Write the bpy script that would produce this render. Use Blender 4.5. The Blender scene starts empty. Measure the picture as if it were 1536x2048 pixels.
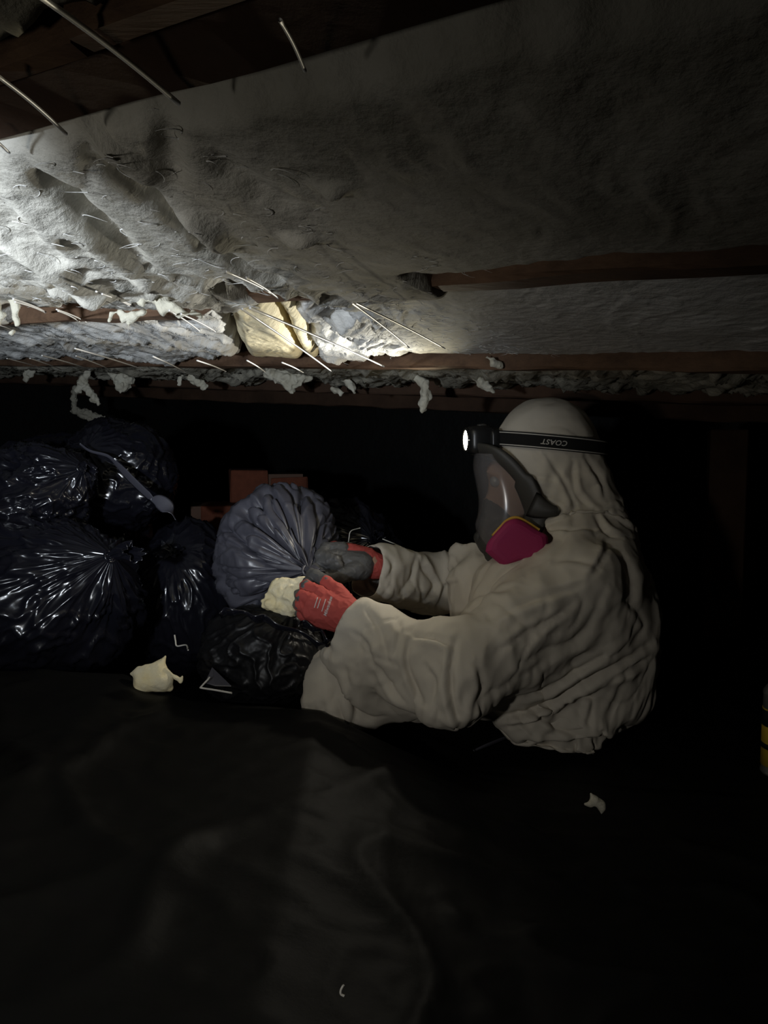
import bpy, math, random
import numpy as np
from mathutils import Vector

# ------------------------------------------------------------------ camera, world, lights, exposure
SC = bpy.context.scene
COL = SC.collection
F = 1547.0                                    # focal length in pixels of a 1536x2048 frame
PITCH = math.radians(4.6)
CAMZ = 0.60
cam = bpy.data.cameras.new('camera')
cam.sensor_fit = 'VERTICAL'; cam.sensor_height = 36.0; cam.lens = 36.0 * F / 2048.0
cam.clip_start = 0.01
camo = bpy.data.objects.new('camera', cam); COL.objects.link(camo)
camo.location = (0, 0, CAMZ); camo.rotation_euler = (math.pi / 2 - PITCH, 0, 0)
SC.camera = camo

SC.view_settings.view_transform = 'Standard'
SC.view_settings.look = 'None'
SC.view_settings.gamma = 1.0
SC.view_settings.use_curve_mapping = False
SC.view_settings.exposure = 0.0
SC.cycles.use_denoising = True
SC.cycles.max_bounces = 8
SC.cycles.diffuse_bounces = 5
SC.cycles.transparent_max_bounces = 12
SC.cycles.sample_clamp_indirect = 3.0

wd = bpy.data.worlds.new('world'); SC.world = wd; wd.use_nodes = True
wd.node_tree.nodes['Background'].inputs[0].default_value = (0.5, 0.55, 0.6, 1)
wd.node_tree.nodes['Background'].inputs[1].default_value = 0.0

def P(px, py, d):
    """world point seen at pixel (px, py) at camera depth d"""
    x = (px - 768.0) / F * d; u = -(py - 1024.0) / F * d
    c, s = math.cos(PITCH), math.sin(PITCH)
    return np.array([x, d * c + u * s, CAMZ + u * c - d * s])

def proj(X):
    X = np.asarray(X, float); c, s = math.cos(PITCH), math.sin(PITCH)
    x = X[..., 0]; y = X[..., 1]; z = X[..., 2] - CAMZ
    d = y * c - z * s; u = y * s + z * c
    return 768 + F * x / d, 1024 - F * u / d, d

def spot(name, loc, target, energy, color, angle, blend, radius):
    l = bpy.data.lights.new(name, 'SPOT'); l.energy = energy; l.color = color
    l.spot_size = math.radians(angle); l.spot_blend = blend; l.shadow_soft_size = radius
    o = bpy.data.objects.new(name, l); COL.objects.link(o)
    o.location = loc
    o.rotation_euler = (Vector(target) - Vector(loc)).to_track_quat('-Z', 'Y').to_euler()
    return o

LAMP = P(915, 880, 1.60)
# the worker's head torch: a cool core beam, its warm edge, and a wide spill from the same lens
spot('head_torch_core', LAMP, P(40, 500, 0.85), 15.0, (0.84, 0.90, 1.0), 52, 1.0, 0.012)
spot('head_torch_edge', LAMP, P(520, 650, 1.05), 10.5, (1.0, 0.90, 0.62), 60, 1.0, 0.012)
spot('head_torch_spill', LAMP, P(430, 1020, 1.25), 6.0, (1.0, 0.92, 0.76), 120, 1.0, 0.012)
# added unseen lamps, low left of the camera: beam, spill and flood
FILL_AT = np.array([-0.45, 0.02, 0.50])
spot('added_beam', FILL_AT + np.array([0, 0, .11]), P(30, 550, 1.0), 54.0, (0.80, 0.89, 1.0), 68, 1.0, 0.02)
spot('added_spill', FILL_AT, P(720, 1200, 1.5), 8.0, (1.0, 0.96, 0.90), 90, 1.0, 0.03)
spot('added_flood', FILL_AT, P(560, 760, 1.5), 0.9, (1.0, 0.95, 0.84), 150, 1.0, 0.03)

# ------------------------------------------------------------------ numpy noise
_rs = np.random.RandomState(7)
_perm = np.concatenate([_rs.permutation(256)] * 2)
_g = _rs.normal(size=(256, 3)); _g /= np.linalg.norm(_g, axis=1)[:, None]
def noise(p):
    p = np.asarray(p, float); i = np.floor(p).astype(int); f = p - i
    w = f * f * f * (f * (f * 6 - 15) + 10); i &= 255
    out = 0
    for dx in (0, 1):
        wx = w[..., 0] if dx else 1 - w[..., 0]
        for dy in (0, 1):
            wy = w[..., 1] if dy else 1 - w[..., 1]
            for dz in (0, 1):
                wz = w[..., 2] if dz else 1 - w[..., 2]
                h = _perm[_perm[_perm[(i[..., 0] + dx) & 255] + ((i[..., 1] + dy) & 255)] + ((i[..., 2] + dz) & 255)]
                g = _g[h]
                d = g[..., 0] * (f[..., 0] - dx) + g[..., 1] * (f[..., 1] - dy) + g[..., 2] * (f[..., 2] - dz)
                out = out + wx * wy * wz * d
    return out * 1.6
def n3(x, y, z):
    x, y, z = np.broadcast_arrays(x, y, z); return noise(np.stack([x, y, z], -1))
def fbm(p, o=4):
    s = 0; a = 1.0
    for k in range(o):
        s = s + a * noise(p * 2 ** k + 17.3 * k); a *= 0.5
    return s
def ridge(n): return 1 - 2 * np.minimum(np.abs(n), 0.5)
def sstep(a, b, x):
    t = np.clip((x - a) / (b - a), 0, 1); return t * t * (3 - 2 * t)

# ------------------------------------------------------------------ object helpers
def meta(o, label=None, cat=None, group=None, kind=None):
    if label: o['label'] = label
    if cat: o['category'] = cat
    if group: o['group'] = group
    if kind: o['kind'] = kind
    return o

def mesh(name, V, Fs, mat, parent=None, smooth=True, mats=None, midx=None):
    """one mesh object; V world coordinates, Fs quads (n,4) / tris (n,3) / list of lists"""
    V = np.asarray(V, float)
    me = bpy.data.meshes.new(name)
    if parent is None:
        loc = np.array([(V[:, 0].min() + V[:, 0].max()) / 2, (V[:, 1].min() + V[:, 1].max()) / 2, V[:, 2].min()])
    else:
        loc = np.zeros(3)
    if isinstance(Fs, np.ndarray):
        n, k = Fs.shape
        me.vertices.add(len(V)); me.loops.add(n * k); me.polygons.add(n)
        me.vertices.foreach_set('co', (V - loc).ravel())
        me.loops.foreach_set('vertex_index', Fs.ravel().astype(np.int32))
        me.polygons.foreach_set('loop_start', np.arange(0, n * k, k, dtype=np.int32))
        me.update(calc_edges=True)
    else:
        me.from_pydata([tuple(v) for v in V - loc], [], [list(f) for f in Fs]); me.update()
    me.polygons.foreach_set('use_smooth', np.full(len(me.polygons), smooth))
    for m in (mats or [mat]): me.materials.append(m)
    if midx is not None: me.polygons.foreach_set('material_index', np.asarray(midx, np.int32))
    me.validate()
    o = bpy.data.objects.new(name, me); COL.objects.link(o)
    o.location = loc
    if parent is not None:
        o.parent = parent
        bpy.context.view_layer.update()
        o.matrix_parent_inverse = parent.matrix_world.inverted()
    return o

def root(name, loc, label, cat, group=None):
    o = bpy.data.objects.new(name, None); COL.objects.link(o); o.location = loc
    o.empty_display_size = 0.05
    bpy.context.view_layer.update()
    return meta(o, label, cat, group)

def gridfaces(nu, nv, wrap_v=False):
    i = np.arange(nu - 1)[:, None]; j = np.arange(nv if wrap_v else nv - 1)[None, :]
    j2 = (j + 1) % nv
    return np.stack([i * nv + j, (i + 1) * nv + j, (i + 1) * nv + j2, i * nv + j2], -1).reshape(-1, 4)

def box(c, ax, ay, az, hx, hy, hz, jit=0.0, rnd=None, bev=0.0):
    """box vertices/faces from centre, axes and half sizes, with chamfered edges when bev > 0"""
    c = np.asarray(c, float); V = []; Fs = []
    ax, ay, az = [np.asarray(a, float) for a in (ax, ay, az)]
    sg = (-1, 1)
    idx = {}
    for sx in sg:
        for sy in sg:
            for sz in sg:
                for k in range(3):
                    h = [hx, hy, hz]
                    for m in range(3):
                        if m != k: h[m] -= bev
                    idx[(sx, sy, sz, k)] = len(V)
                    p = c + ax * sx * h[0] + ay * sy * h[1] + az * sz * h[2]
                    if jit: p = p + rnd.normal(size=3) * jit
                    V.append(p)
    def q(k, s):
        a, b = [m for m in range(3) if m != k]
        r = []
        for sa, sb in ((-1, -1), (1, -1), (1, 1), (-1, 1)):
            t = [0, 0, 0]; t[k] = s; t[a] = sa; t[b] = sb
            r.append(idx[(t[0], t[1], t[2], k)])
        Fs.append(r)
    for k in range(3):
        for s in sg: q(k, s)
    for k in range(3):                       # edges
        a, b = [m for m in range(3) if m != k]
        for sa in sg:
            for sb in sg:
                t0 = [0, 0, 0]; t0[a] = sa; t0[b] = sb
                t1 = list(t0); t0[k] = -1; t1[k] = 1
                Fs.append([idx[(*t0, a)], idx[(*t1, a)], idx[(*t1, b)], idx[(*t0, b)]])
    for sx in sg:
        for sy in sg:
            for sz in sg: Fs.append([idx[(sx, sy, sz, 0)], idx[(sx, sy, sz, 1)], idx[(sx, sy, sz, 2)]])
    return np.array(V), Fs

def merge(items):
    V = []; Fs = []; n = 0
    for v, f in items:
        V.append(np.asarray(v)); Fs += [[int(i) + n for i in q] for q in f]; n += len(v)
    return np.concatenate(V), Fs

def spline(pts, n):
    """Catmull-Rom resample of control points (any number of columns)"""
    p = np.asarray(pts, float); p = np.vstack([2 * p[0] - p[1], p, 2 * p[-1] - p[-2]])
    t = np.linspace(0, len(p) - 3 - 1e-9, n); i = t.astype(int); f = (t - i)[:, None]
    a, b, c, d = p[i], p[i + 1], p[i + 2], p[i + 3]
    return 0.5 * (2 * b + (c - a) * f + (2 * a - 5 * b + 4 * c - d) * f ** 2 + (3 * b - a - 3 * c + d) * f ** 3)

def tube(path, r, seg=8, flat=None, up=None, caps=True):
    """tube along path; r scalar/array; flat=(rw, rt) arrays for an elliptical section, 'up' is its width direction"""
    p = np.asarray(path, float); n = len(p)
    T = np.gradient(p, axis=0); T /= np.linalg.norm(T, axis=1)[:, None] + 1e-12
    if up is None:
        up = np.array([0, 0, 1.0]) if abs(T[0, 2]) < 0.9 else np.array([1.0, 0, 0])
        U = np.zeros_like(p); u = up - T[0] * (up @ T[0]); u /= np.linalg.norm(u)
        for k in range(n):
            u = u - T[k] * (u @ T[k]); u /= np.linalg.norm(u); U[k] = u
    else:
        U = np.broadcast_to(np.asarray(up, float), p.shape).copy()
        U -= T * (U * T).sum(1)[:, None]; U /= np.linalg.norm(U, axis=1)[:, None]
    W = np.cross(T, U)
    if flat is None: ru = rw = np.broadcast_to(r, n)
    else: ru, rw = [np.broadcast_to(q, n) for q in flat]
    a = np.linspace(0, 2 * np.pi, seg, endpoint=False)
    V = p[:, None] + U[:, None] * (np.cos(a)[None, :, None] * ru[:, None, None]) + W[:, None] * (np.sin(a)[None, :, None] * rw[:, None, None])
    Fs = gridfaces(n, seg, True).tolist()
    if caps: Fs += [list(range(seg))[::-1], list(range((n - 1) * seg, n * seg))]
    return V.reshape(-1, 3), Fs

# ------------------------------------------------------------------ implicit surfaces
def sd_prims(X, prims, k=0.02, chunk=400000):
    """smooth union of round cones (a, b, ra, rb)"""
    out = np.empty(len(X))
    for s in range(0, len(X), chunk):
        x = X[s:s + chunk]; d = None
        for a, b, ra, rb in prims:
            a = np.asarray(a, float); ab = np.asarray(b, float) - a; L = ab @ ab + 1e-12
            t = np.clip((x - a) @ ab / L, 0, 1)
            q = np.linalg.norm(x - a - t[:, None] * ab, axis=1) - (ra + (rb - ra) * t)
            if d is None: d = q
            else:
                h = np.clip(0.5 + 0.5 * (d - q) / k, 0, 1)
                d = d * (1 - h) + q * h - k * h * (1 - h)
        out[s:s + chunk] = d
    return out

class SDFGrid:
    def __init__(s, fn, lo, hi, h):
        s.lo = np.asarray(lo, float); s.h = h
        s.n = np.ceil((np.asarray(hi) - s.lo) / h).astype(int) + 1
        g = np.stack(np.meshgrid(*[s.lo[k] + h * np.arange(s.n[k]) for k in range(3)], indexing='ij'), -1)
        s.v = fn(g.reshape(-1, 3)).reshape(s.n)
        s.g = None
    def sample(s, X, grad=False):
        if grad and s.g is None: s.g = np.stack(np.gradient(s.v, s.h), -1)
        q = np.clip((X - s.lo) / s.h, 0, s.n - 1.001); i = q.astype(int); f = q - i
        o = 0; og = 0
        for dx in (0, 1):
            for dy in (0, 1):
                for dz in (0, 1):
                    w = (f[:, 0] if dx else 1 - f[:, 0]) * (f[:, 1] if dy else 1 - f[:, 1]) * (f[:, 2] if dz else 1 - f[:, 2])
                    o = o + w * s.v[i[:, 0] + dx, i[:, 1] + dy, i[:, 2] + dz]
                    if grad: og = og + w[:, None] * s.g[i[:, 0] + dx, i[:, 1] + dy, i[:, 2] + dz]
        if grad: return o, og / (np.linalg.norm(og, axis=1)[:, None] + 1e-9)
        return o

def surface_nets(G, iso=0.0):
    v = G.v - iso; ins = v < 0
    c = np.zeros(np.array(v.shape) - 1, int)
    for dx in (0, 1):
        for dy in (0, 1):
            for dz in (0, 1):
                c += ins[dx:v.shape[0] - 1 + dx, dy:v.shape[1] - 1 + dy, dz:v.shape[2] - 1 + dz]
    act = (c > 0) & (c < 8)
    ids = np.full(act.shape, -1); cells = np.argwhere(act); ids[act] = np.arange(len(cells))
    acc = np.zeros((len(cells), 3)); cnt = np.zeros(len(cells))
    cor = [np.array(q) for q in np.ndindex(2, 2, 2)]
    for a in cor:
        for ax in range(3):
            if a[ax]: continue
            b = a.copy(); b[ax] = 1
            va = v[tuple((cells + a).T)]; vb = v[tuple((cells + b).T)]
            m = (va < 0) != (vb < 0)
            t = np.where(m, va / np.where(m, va - vb, 1), 0)
            p = a + (b - a) * t[:, None]
            acc[m] += p[m]; cnt[m] += 1
    V = G.lo + G.h * (cells + acc / cnt[:, None])
    Fs = []
    for ax in range(3):
        b_, c_ = [(1, 2), (2, 0), (0, 1)][ax]
        sl0 = [slice(None)] * 3; sl1 = [slice(None)] * 3
        sl0[ax] = slice(0, -1); sl1[ax] = slice(1, None)
        A = ins[tuple(sl0)]; B = ins[tuple(sl1)]
        e = np.argwhere(A != B)
        e = e[(e[:, b_] > 0) & (e[:, c_] > 0) & (e[:, b_] < v.shape[b_] - 1) & (e[:, c_] < v.shape[c_] - 1)]
        fl = A[tuple(e.T)]
        def cid(db, dc):
            q = e.copy(); q[:, b_] += db; q[:, c_] += dc
            return ids[tuple(q.T)]
        quad = np.stack([cid(-1, -1), cid(0, -1), cid(0, 0), cid(-1, 0)], -1)
        quad = np.where(fl[:, None], quad, quad[:, ::-1])
        Fs.append(quad)
    return V, np.concatenate(Fs)

def prims_grid(prims, h, k, pad=0.02, extra=None):
    A = np.array([np.asarray(q[0]) - q[2] for q in prims] + [np.asarray(q[1]) - q[3] for q in prims])
    B = np.array([np.asarray(q[0]) + q[2] for q in prims] + [np.asarray(q[1]) + q[3] for q in prims])
    fn = (lambda X: sd_prims(X, prims, k)) if extra is None else (lambda X: sd_prims(X, prims, k) + extra(X))
    return SDFGrid(fn, A.min(0) - pad, B.max(0) + pad, h)

def edges_of(Fs):
    e = np.concatenate([Fs[:, [0, 1]], Fs[:, [1, 2]], Fs[:, [2, 3]], Fs[:, [3, 0]]]); e.sort(1)
    return np.unique(e, axis=0)

def laplace(V, E, n, lam=0.5, w=None):
    N = len(V)
    deg = np.bincount(E.ravel(), minlength=N)[:, None] + 1e-9
    for _ in range(n):
        s = np.stack([np.bincount(E[:, 0], V[E[:, 1], k], N) + np.bincount(E[:, 1], V[E[:, 0], k], N) for k in range(3)], -1)
        d = (s / deg - V) * lam
        V = V + (d if w is None else d * w[:, None])
    return V

def normals(V, Fs):
    a = V[Fs[:, 2]] - V[Fs[:, 0]]; b = V[Fs[:, 3]] - V[Fs[:, 1]]
    n = np.cross(a, b); N = np.zeros_like(V)
    for k in range(4): np.add.at(N, Fs[:, k], n)
    return N / (np.linalg.norm(N, axis=1)[:, None] + 1e-12)

# ------------------------------------------------------------------ materials
def mat(name, rgb, rough=0.6, spec=0.5, metal=0.0, var=None, bump=(), alpha=1.0, trans=0.0, coat=0.0, sheen=0.0, sss=0.0):
    """var: (scale, amount, second rgb [, detail]); bump: list of (kind, scale, strength, distance, stretch)"""
    m = bpy.data.materials.new(name); m.use_nodes = True
    nt = m.node_tree; b = nt.nodes['Principled BSDF']; L = nt.links.new
    b.inputs['Base Color'].default_value = (*rgb, 1); b.inputs['Roughness'].default_value = rough
    b.inputs['Specular IOR Level'].default_value = spec; b.inputs['Metallic'].default_value = metal
    b.inputs['Alpha'].default_value = alpha; b.inputs['Transmission Weight'].default_value = trans
    b.inputs['Coat Weight'].default_value = coat; b.inputs['Sheen Weight'].default_value = sheen
    if sss:
        b.inputs['Subsurface Weight'].default_value = sss; b.inputs['Subsurface Radius'].default_value = (0.01, 0.008, 0.005)
    tc = nt.nodes.new('ShaderNodeTexCoord')
    geo = nt.nodes.new('ShaderNodeNewGeometry')
    if var:
        tx = nt.nodes.new('ShaderNodeTexNoise'); tx.inputs['Scale'].default_value = var[0]
        tx.inputs['Detail'].default_value = 6; tx.inputs['Roughness'].default_value = 0.65
        L(geo.outputs['Position'], tx.inputs['Vector'])
        if len(var) > 3:
            mp = nt.nodes.new('ShaderNodeMapping'); mp.inputs['Scale'].default_value = var[3]
            L(geo.outputs['Position'], mp.inputs['Vector']); L(mp.outputs[0], tx.inputs['Vector'])
        rp = nt.nodes.new('ShaderNodeValToRGB')
        rp.color_ramp.elements[0].position = 0.5 - 0.25 / max(var[1], .1) * .5; rp.color_ramp.elements[1].position = 0.5 + 0.25 / max(var[1], .1) * .5
        rp.color_ramp.elements[0].color = (*rgb, 1); rp.color_ramp.elements[1].color = (*var[2], 1)
        L(tx.outputs['Fac'], rp.inputs[0]); L(rp.outputs[0], b.inputs['Base Color'])
    prev = None
    for bp in bump:
        kind, sc, st, dist = bp[:4]
        if kind == 'noise':
            t = nt.nodes.new('ShaderNodeTexNoise'); t.inputs['Scale'].default_value = sc; t.inputs['Detail'].default_value = 8; out = 'Fac'
            t.inputs['Roughness'].default_value = 0.6
        elif kind == 'ridge':
            t = nt.nodes.new('ShaderNodeTexNoise'); t.noise_type = 'RIDGED_MULTIFRACTAL'; t.normalize = False
            t.inputs['Scale'].default_value = sc; t.inputs['Detail'].default_value = 3; out = 'Fac'
        elif kind == 'voronoi':
            t = nt.nodes.new('ShaderNodeTexVoronoi'); t.inputs['Scale'].default_value = sc; out = 'Distance'
        elif kind == 'wave':
            t = nt.nodes.new('ShaderNodeTexWave'); t.inputs['Scale'].default_value = sc; t.inputs['Distortion'].default_value = 4; out = 'Fac'
        if len(bp) > 4:
            mp = nt.nodes.new('ShaderNodeMapping'); mp.inputs['Scale'].default_value = bp[4]
            if len(bp) > 5: mp.inputs['Rotation'].default_value = bp[5]
            L(geo.outputs['Position'], mp.inputs['Vector']); L(mp.outputs[0], t.inputs['Vector'])
        else: L(geo.outputs['Position'], t.inputs['Vector'])
        bn = nt.nodes.new('ShaderNodeBump'); bn.inputs['Strength'].default_value = st; bn.inputs['Distance'].default_value = dist
        L(t.outputs[out], bn.inputs['Height'])
        if prev: L(prev.outputs[0], bn.inputs['Normal'])
        prev = bn
    if prev: L(prev.outputs[0], b.inputs['Normal'])
    return m

def emit(name, rgb, s):
    m = bpy.data.materials.new(name); m.use_nodes = True; nt = m.node_tree
    b = nt.nodes['Principled BSDF']; b.inputs['Emission Color'].default_value = (*rgb, 1); b.inputs['Emission Strength'].default_value = s
    return m

M = {}
M['ins'] = mat('grey_fibreglass', (.62, .60, .54), .95, .1, var=(9, .6, (.40, .38, .32)), bump=[('noise', 60, .5, .01), ('ridge', 35, .25, .006, (1, 1, 1))])
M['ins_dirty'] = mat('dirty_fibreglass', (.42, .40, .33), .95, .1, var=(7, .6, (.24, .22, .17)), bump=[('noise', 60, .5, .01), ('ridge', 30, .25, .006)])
M['ins_pale'] = mat('pale_yellow_fibreglass', (.82, .70, .42), .95, .1, var=(6, .5, (.80, .74, .56)), bump=[('noise', 80, .5, .008)])
M['ins_white'] = mat('white_fibreglass', (.74, .74, .72), .95, .1, var=(10, .6, (.55, .54, .50)), bump=[('noise', 60, .5, .01), ('ridge', 35, .3, .006)])
M['tuft'] = mat('fibreglass_tuft', (.58, .56, .47), .95, .1, var=(30, .6, (.42, .39, .30)), bump=[('noise', 120, .6, .006)])
M['chunk'] = mat('yellow_fibreglass', (.90, .76, .42), .95, .1, var=(25, .6, (.90, .84, .64)), bump=[('noise', 150, .6, .004)])
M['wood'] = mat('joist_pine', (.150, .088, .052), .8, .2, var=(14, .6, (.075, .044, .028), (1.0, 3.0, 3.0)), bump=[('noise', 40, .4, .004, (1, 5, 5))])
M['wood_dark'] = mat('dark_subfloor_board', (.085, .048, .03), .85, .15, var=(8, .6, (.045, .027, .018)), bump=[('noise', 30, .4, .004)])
M['wire'] = mat('galvanised_wire', (.84, .83, .80), .45, .5, metal=.25)
M['sheet'] = mat('black_plastic_sheet', (.0045, .0045, .0043), .58, .09, var=(3, .5, (.008, .008, .0075)), bump=[('noise', 22, .15, .01), ('ridge', 7, .12, .01)])
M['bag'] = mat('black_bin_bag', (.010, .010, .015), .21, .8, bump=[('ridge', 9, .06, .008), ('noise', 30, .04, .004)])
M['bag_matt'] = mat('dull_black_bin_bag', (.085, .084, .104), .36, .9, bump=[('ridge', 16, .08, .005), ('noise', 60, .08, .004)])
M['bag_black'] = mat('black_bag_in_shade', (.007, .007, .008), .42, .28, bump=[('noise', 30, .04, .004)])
M['wallp'] = mat('black_lined_wall', (.010, .010, .009), .6, .3, bump=[('noise', 9, .3, .03)])
M['soil'] = mat('dark_soil', (.03, .024, .018), .95, .1, bump=[('noise', 30, .6, .02)])
M['brick'] = mat('red_brick', (.115, .034, .017), .85, .2, var=(40, .6, (.08, .024, .012)), bump=[('noise', 120, .5, .003)])
M['mortar'] = mat('mortar', (.09, .055, .04), .95, .1, bump=[('noise', 150, .5, .003)])
M['suit'] = mat('white_coverall', (.58, .535, .455), .72, .25, bump=[('ridge', 16, .16, .006), ('noise', 45, .10, .004)])
M['skin'] = mat('skin', (.42, .25, .17), .55, .4, sss=.1)
M['red'] = mat('red_knit', (.44, .080, .068), .75, .2, bump=[('noise', 500, .3, .001)])
M['grey'] = mat('grey_rubber_coating', (.10, .10, .10), .45, .4, bump=[('noise', 260, .35, .0015)])
M['white'] = mat('white_print', (.60, .52, .50), .6, .3)
M['frame'] = mat('dark_grey_mask_rubber', (.045, .043, .038), .5, .4)
M['black'] = mat('black_plastic', (.012, .012, .012), .35, .5)
M['strap'] = mat('black_elastic', (.012, .012, .012), .85, .2)
M['stripe'] = mat('reflective_stripe', (.50, .48, .44), .6, .3)
M['pink'] = mat('magenta_filter', (.34, .028, .11), .6, .3, bump=[('noise', 300, .2, .001)])
M['yellow'] = mat('yellow_rim', (.55, .32, .05), .5, .4)
M['canyellow'] = mat('yellow_label', (.50, .33, .03), .45, .4)
M['steel'] = mat('steel', (.45, .45, .43), .35, .5, metal=.8)
M['eye'] = mat('eye', (.35, .33, .31), .2, .5)
M['lens'] = emit('torch_lens_glow', (1.0, .93, .72), 14)
M['strip'] = mat('white_plastic_strip', (.62, .60, .54), .5, .4)
m = M['visor'] = bpy.data.materials.new('clear_visor'); m.use_nodes = True
nt = m.node_tree; b = nt.nodes['Principled BSDF']
b.inputs['Base Color'].default_value = (.22, .21, .21, 1); b.inputs['Roughness'].default_value = .16
b.inputs['Alpha'].default_value = .45; b.inputs['Specular IOR Level'].default_value = .6

# ------------------------------------------------------------------ the crawl space: floor, walls, subfloor, joists
CA, CH = -.0756, .756                          # the joist undersides lie on the plane z = CH + CA x
_d = -(P(-1600, 720, 1) - P(0, 0, 0)); EU = _d / np.linalg.norm(_d)
EN = np.array([-CA, 0, 1.0]); EN /= np.linalg.norm(EN); EV = np.cross(EN, EU); EV /= np.linalg.norm(EV); EU = np.cross(EV, EN)
CO = np.array([0, 0, CH])
def ceil_pt(u, v, w=0.0):
    """point in the ceiling frame: u along the joists, v across, w up"""
    u, v, w = np.broadcast_arrays(u, v, w)
    return CO + u[..., None] * EU + v[..., None] * EV + w[..., None] * EN
def on_ceil(px, py, w=0.0):
    o = np.array([0, 0, CAMZ]); r = P(px, py, 1) - o; q = CO + EN * w - o
    t = (q @ EN) / (r @ EN); return o + r * t
def ceil_uv(px, py, w=0.0):
    q = on_ceil(px, py, w) - CO; return q @ EU, q @ EV
VA, VB, VC, VD = .205, .665, 1.262, 1.835
GW = .19                                        # depth of the joists

def struct(o): return meta(o, kind='structure')

v, f = box((0.3, 1.6, -.03), (1, 0, 0), (0, 1, 0), (0, 0, 1), 3.4, 3.4, .02); struct(mesh('floor', v, f, M['soil'], smooth=False))
WQ = [('wall_back', ceil_pt(-.6, 3.6), EU, 3.6), ('wall_front', ceil_pt(0, -1.6), EU, 3.2)]
for nm, c, ax, hl in WQ:
    c = np.array([c[0], c[1], .48]); ax = np.array([ax[0], ax[1], 0]); ax /= np.linalg.norm(ax)
    v, f = box(c, ax, (-ax[1], ax[0], 0), (0, 0, 1), hl, .04, .58); struct(mesh(nm, v, f, M['wallp'], smooth=False))
for nm, u in (('wall_left', -3.6), ('wall_right', 1.9)):
    c = ceil_pt(u, 1.0); c = np.array([c[0], c[1], .48]); ax = np.array([EV[0], EV[1], 0]); ax /= np.linalg.norm(ax)
    v, f = box(c, ax, (-ax[1], ax[0], 0), (0, 0, 1), 2.9, .04, .58); struct(mesh(nm, v, f, M['wallp'], smooth=False))

ceil = struct(bpy.data.objects.new('ceiling', None)); COL.objects.link(ceil)
rnd = np.random.RandomState(3)
k = 0
vv = -1.6
while vv < 3.6:                                # subfloor boards laid along the joists
    w_ = .14
    v, f = box(ceil_pt(-.85, vv + w_ / 2, GW + .012 + rnd.uniform(-.002, .002)), EU, EV, EN, 2.85, w_ / 2 - .003, .01, bev=.002)
    mesh('board', v, f, M['wood_dark'], ceil, smooth=False); vv += w_

def joist(name, v0, u0, u1, wd_, label, m=M['wood'], drop=0.0, jit=.0025, seed=0, top=GW):
    n = int((u1 - u0) / .03); us = np.linspace(u0, u1, n); r = np.random.RandomState(seed)
    prof = [(-.5, top), (-.5, .004), (-.38, 0), (.38, 0), (.5, .004), (.5, top)]
    U = us[:, None]; pv = np.array([q[0] for q in prof])[None]; pw = np.array([q[1] for q in prof])[None]
    jj = n3(U * 9, pv * 3, seed + .5) * jit * 2
    V = ceil_pt(U, v0 + pv * wd_ + jj, np.where(pw > .1, pw, pw - (drop(U) if callable(drop) else drop) + jj))
    Fs = gridfaces(n, len(prof)).tolist()
    Fs += [[i * len(prof) + len(prof) - 1, i * len(prof), (i + 1) * len(prof), (i + 1) * len(prof) + len(prof) - 1] for i in range(n - 1)]
    Fs += [list(range(len(prof))), list(range((n - 1) * len(prof), n * len(prof)))[::-1]]
    o = mesh(name, V.reshape(-1, 3), Fs, m, smooth=False)
    return meta(o, label, 'joist', 'floor joists overhead', 'structure')

uS = ceil_uv(192, 88)[0]
joist('floor_joist', VA, -2.2, uS - .003, .013, 'light brown joist edge at upper left, nearest the camera, left of the splice', drop=.004, seed=1)
joist('floor_joist', VA - .004, uS + .003, 1.4, .015, 'light brown joist edge at the top, nearest the camera, right of the splice', drop=.006, seed=2)
o = joist('ledger_board', VA + .036, -2.2, 1.4, .052, 'dark brown board beside the nearest joist, crossed by two wires', m=M['wood_dark'], drop=-.004, seed=3)
o['group'] = 'ledger boards overhead'
joist('floor_joist', VB, -2.6, 1.4, .036, drop=lambda u: .016 * (1 - sstep(-.72, -.68, u)) - .003, label='rough brown joist in the torch light between the first and second batts', seed=4)
joist('floor_joist', VC, -3.2, 1.3, .034, 'brown joist just behind the pale cut batt, long and straight', seed=5)
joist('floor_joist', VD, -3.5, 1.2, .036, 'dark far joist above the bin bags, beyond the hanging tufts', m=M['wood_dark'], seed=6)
joist('floor_joist', VD + .6, -3.5, 1.2, .036, 'farthest dark joist, near the back wall', m=M['wood_dark'], seed=7)

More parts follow.
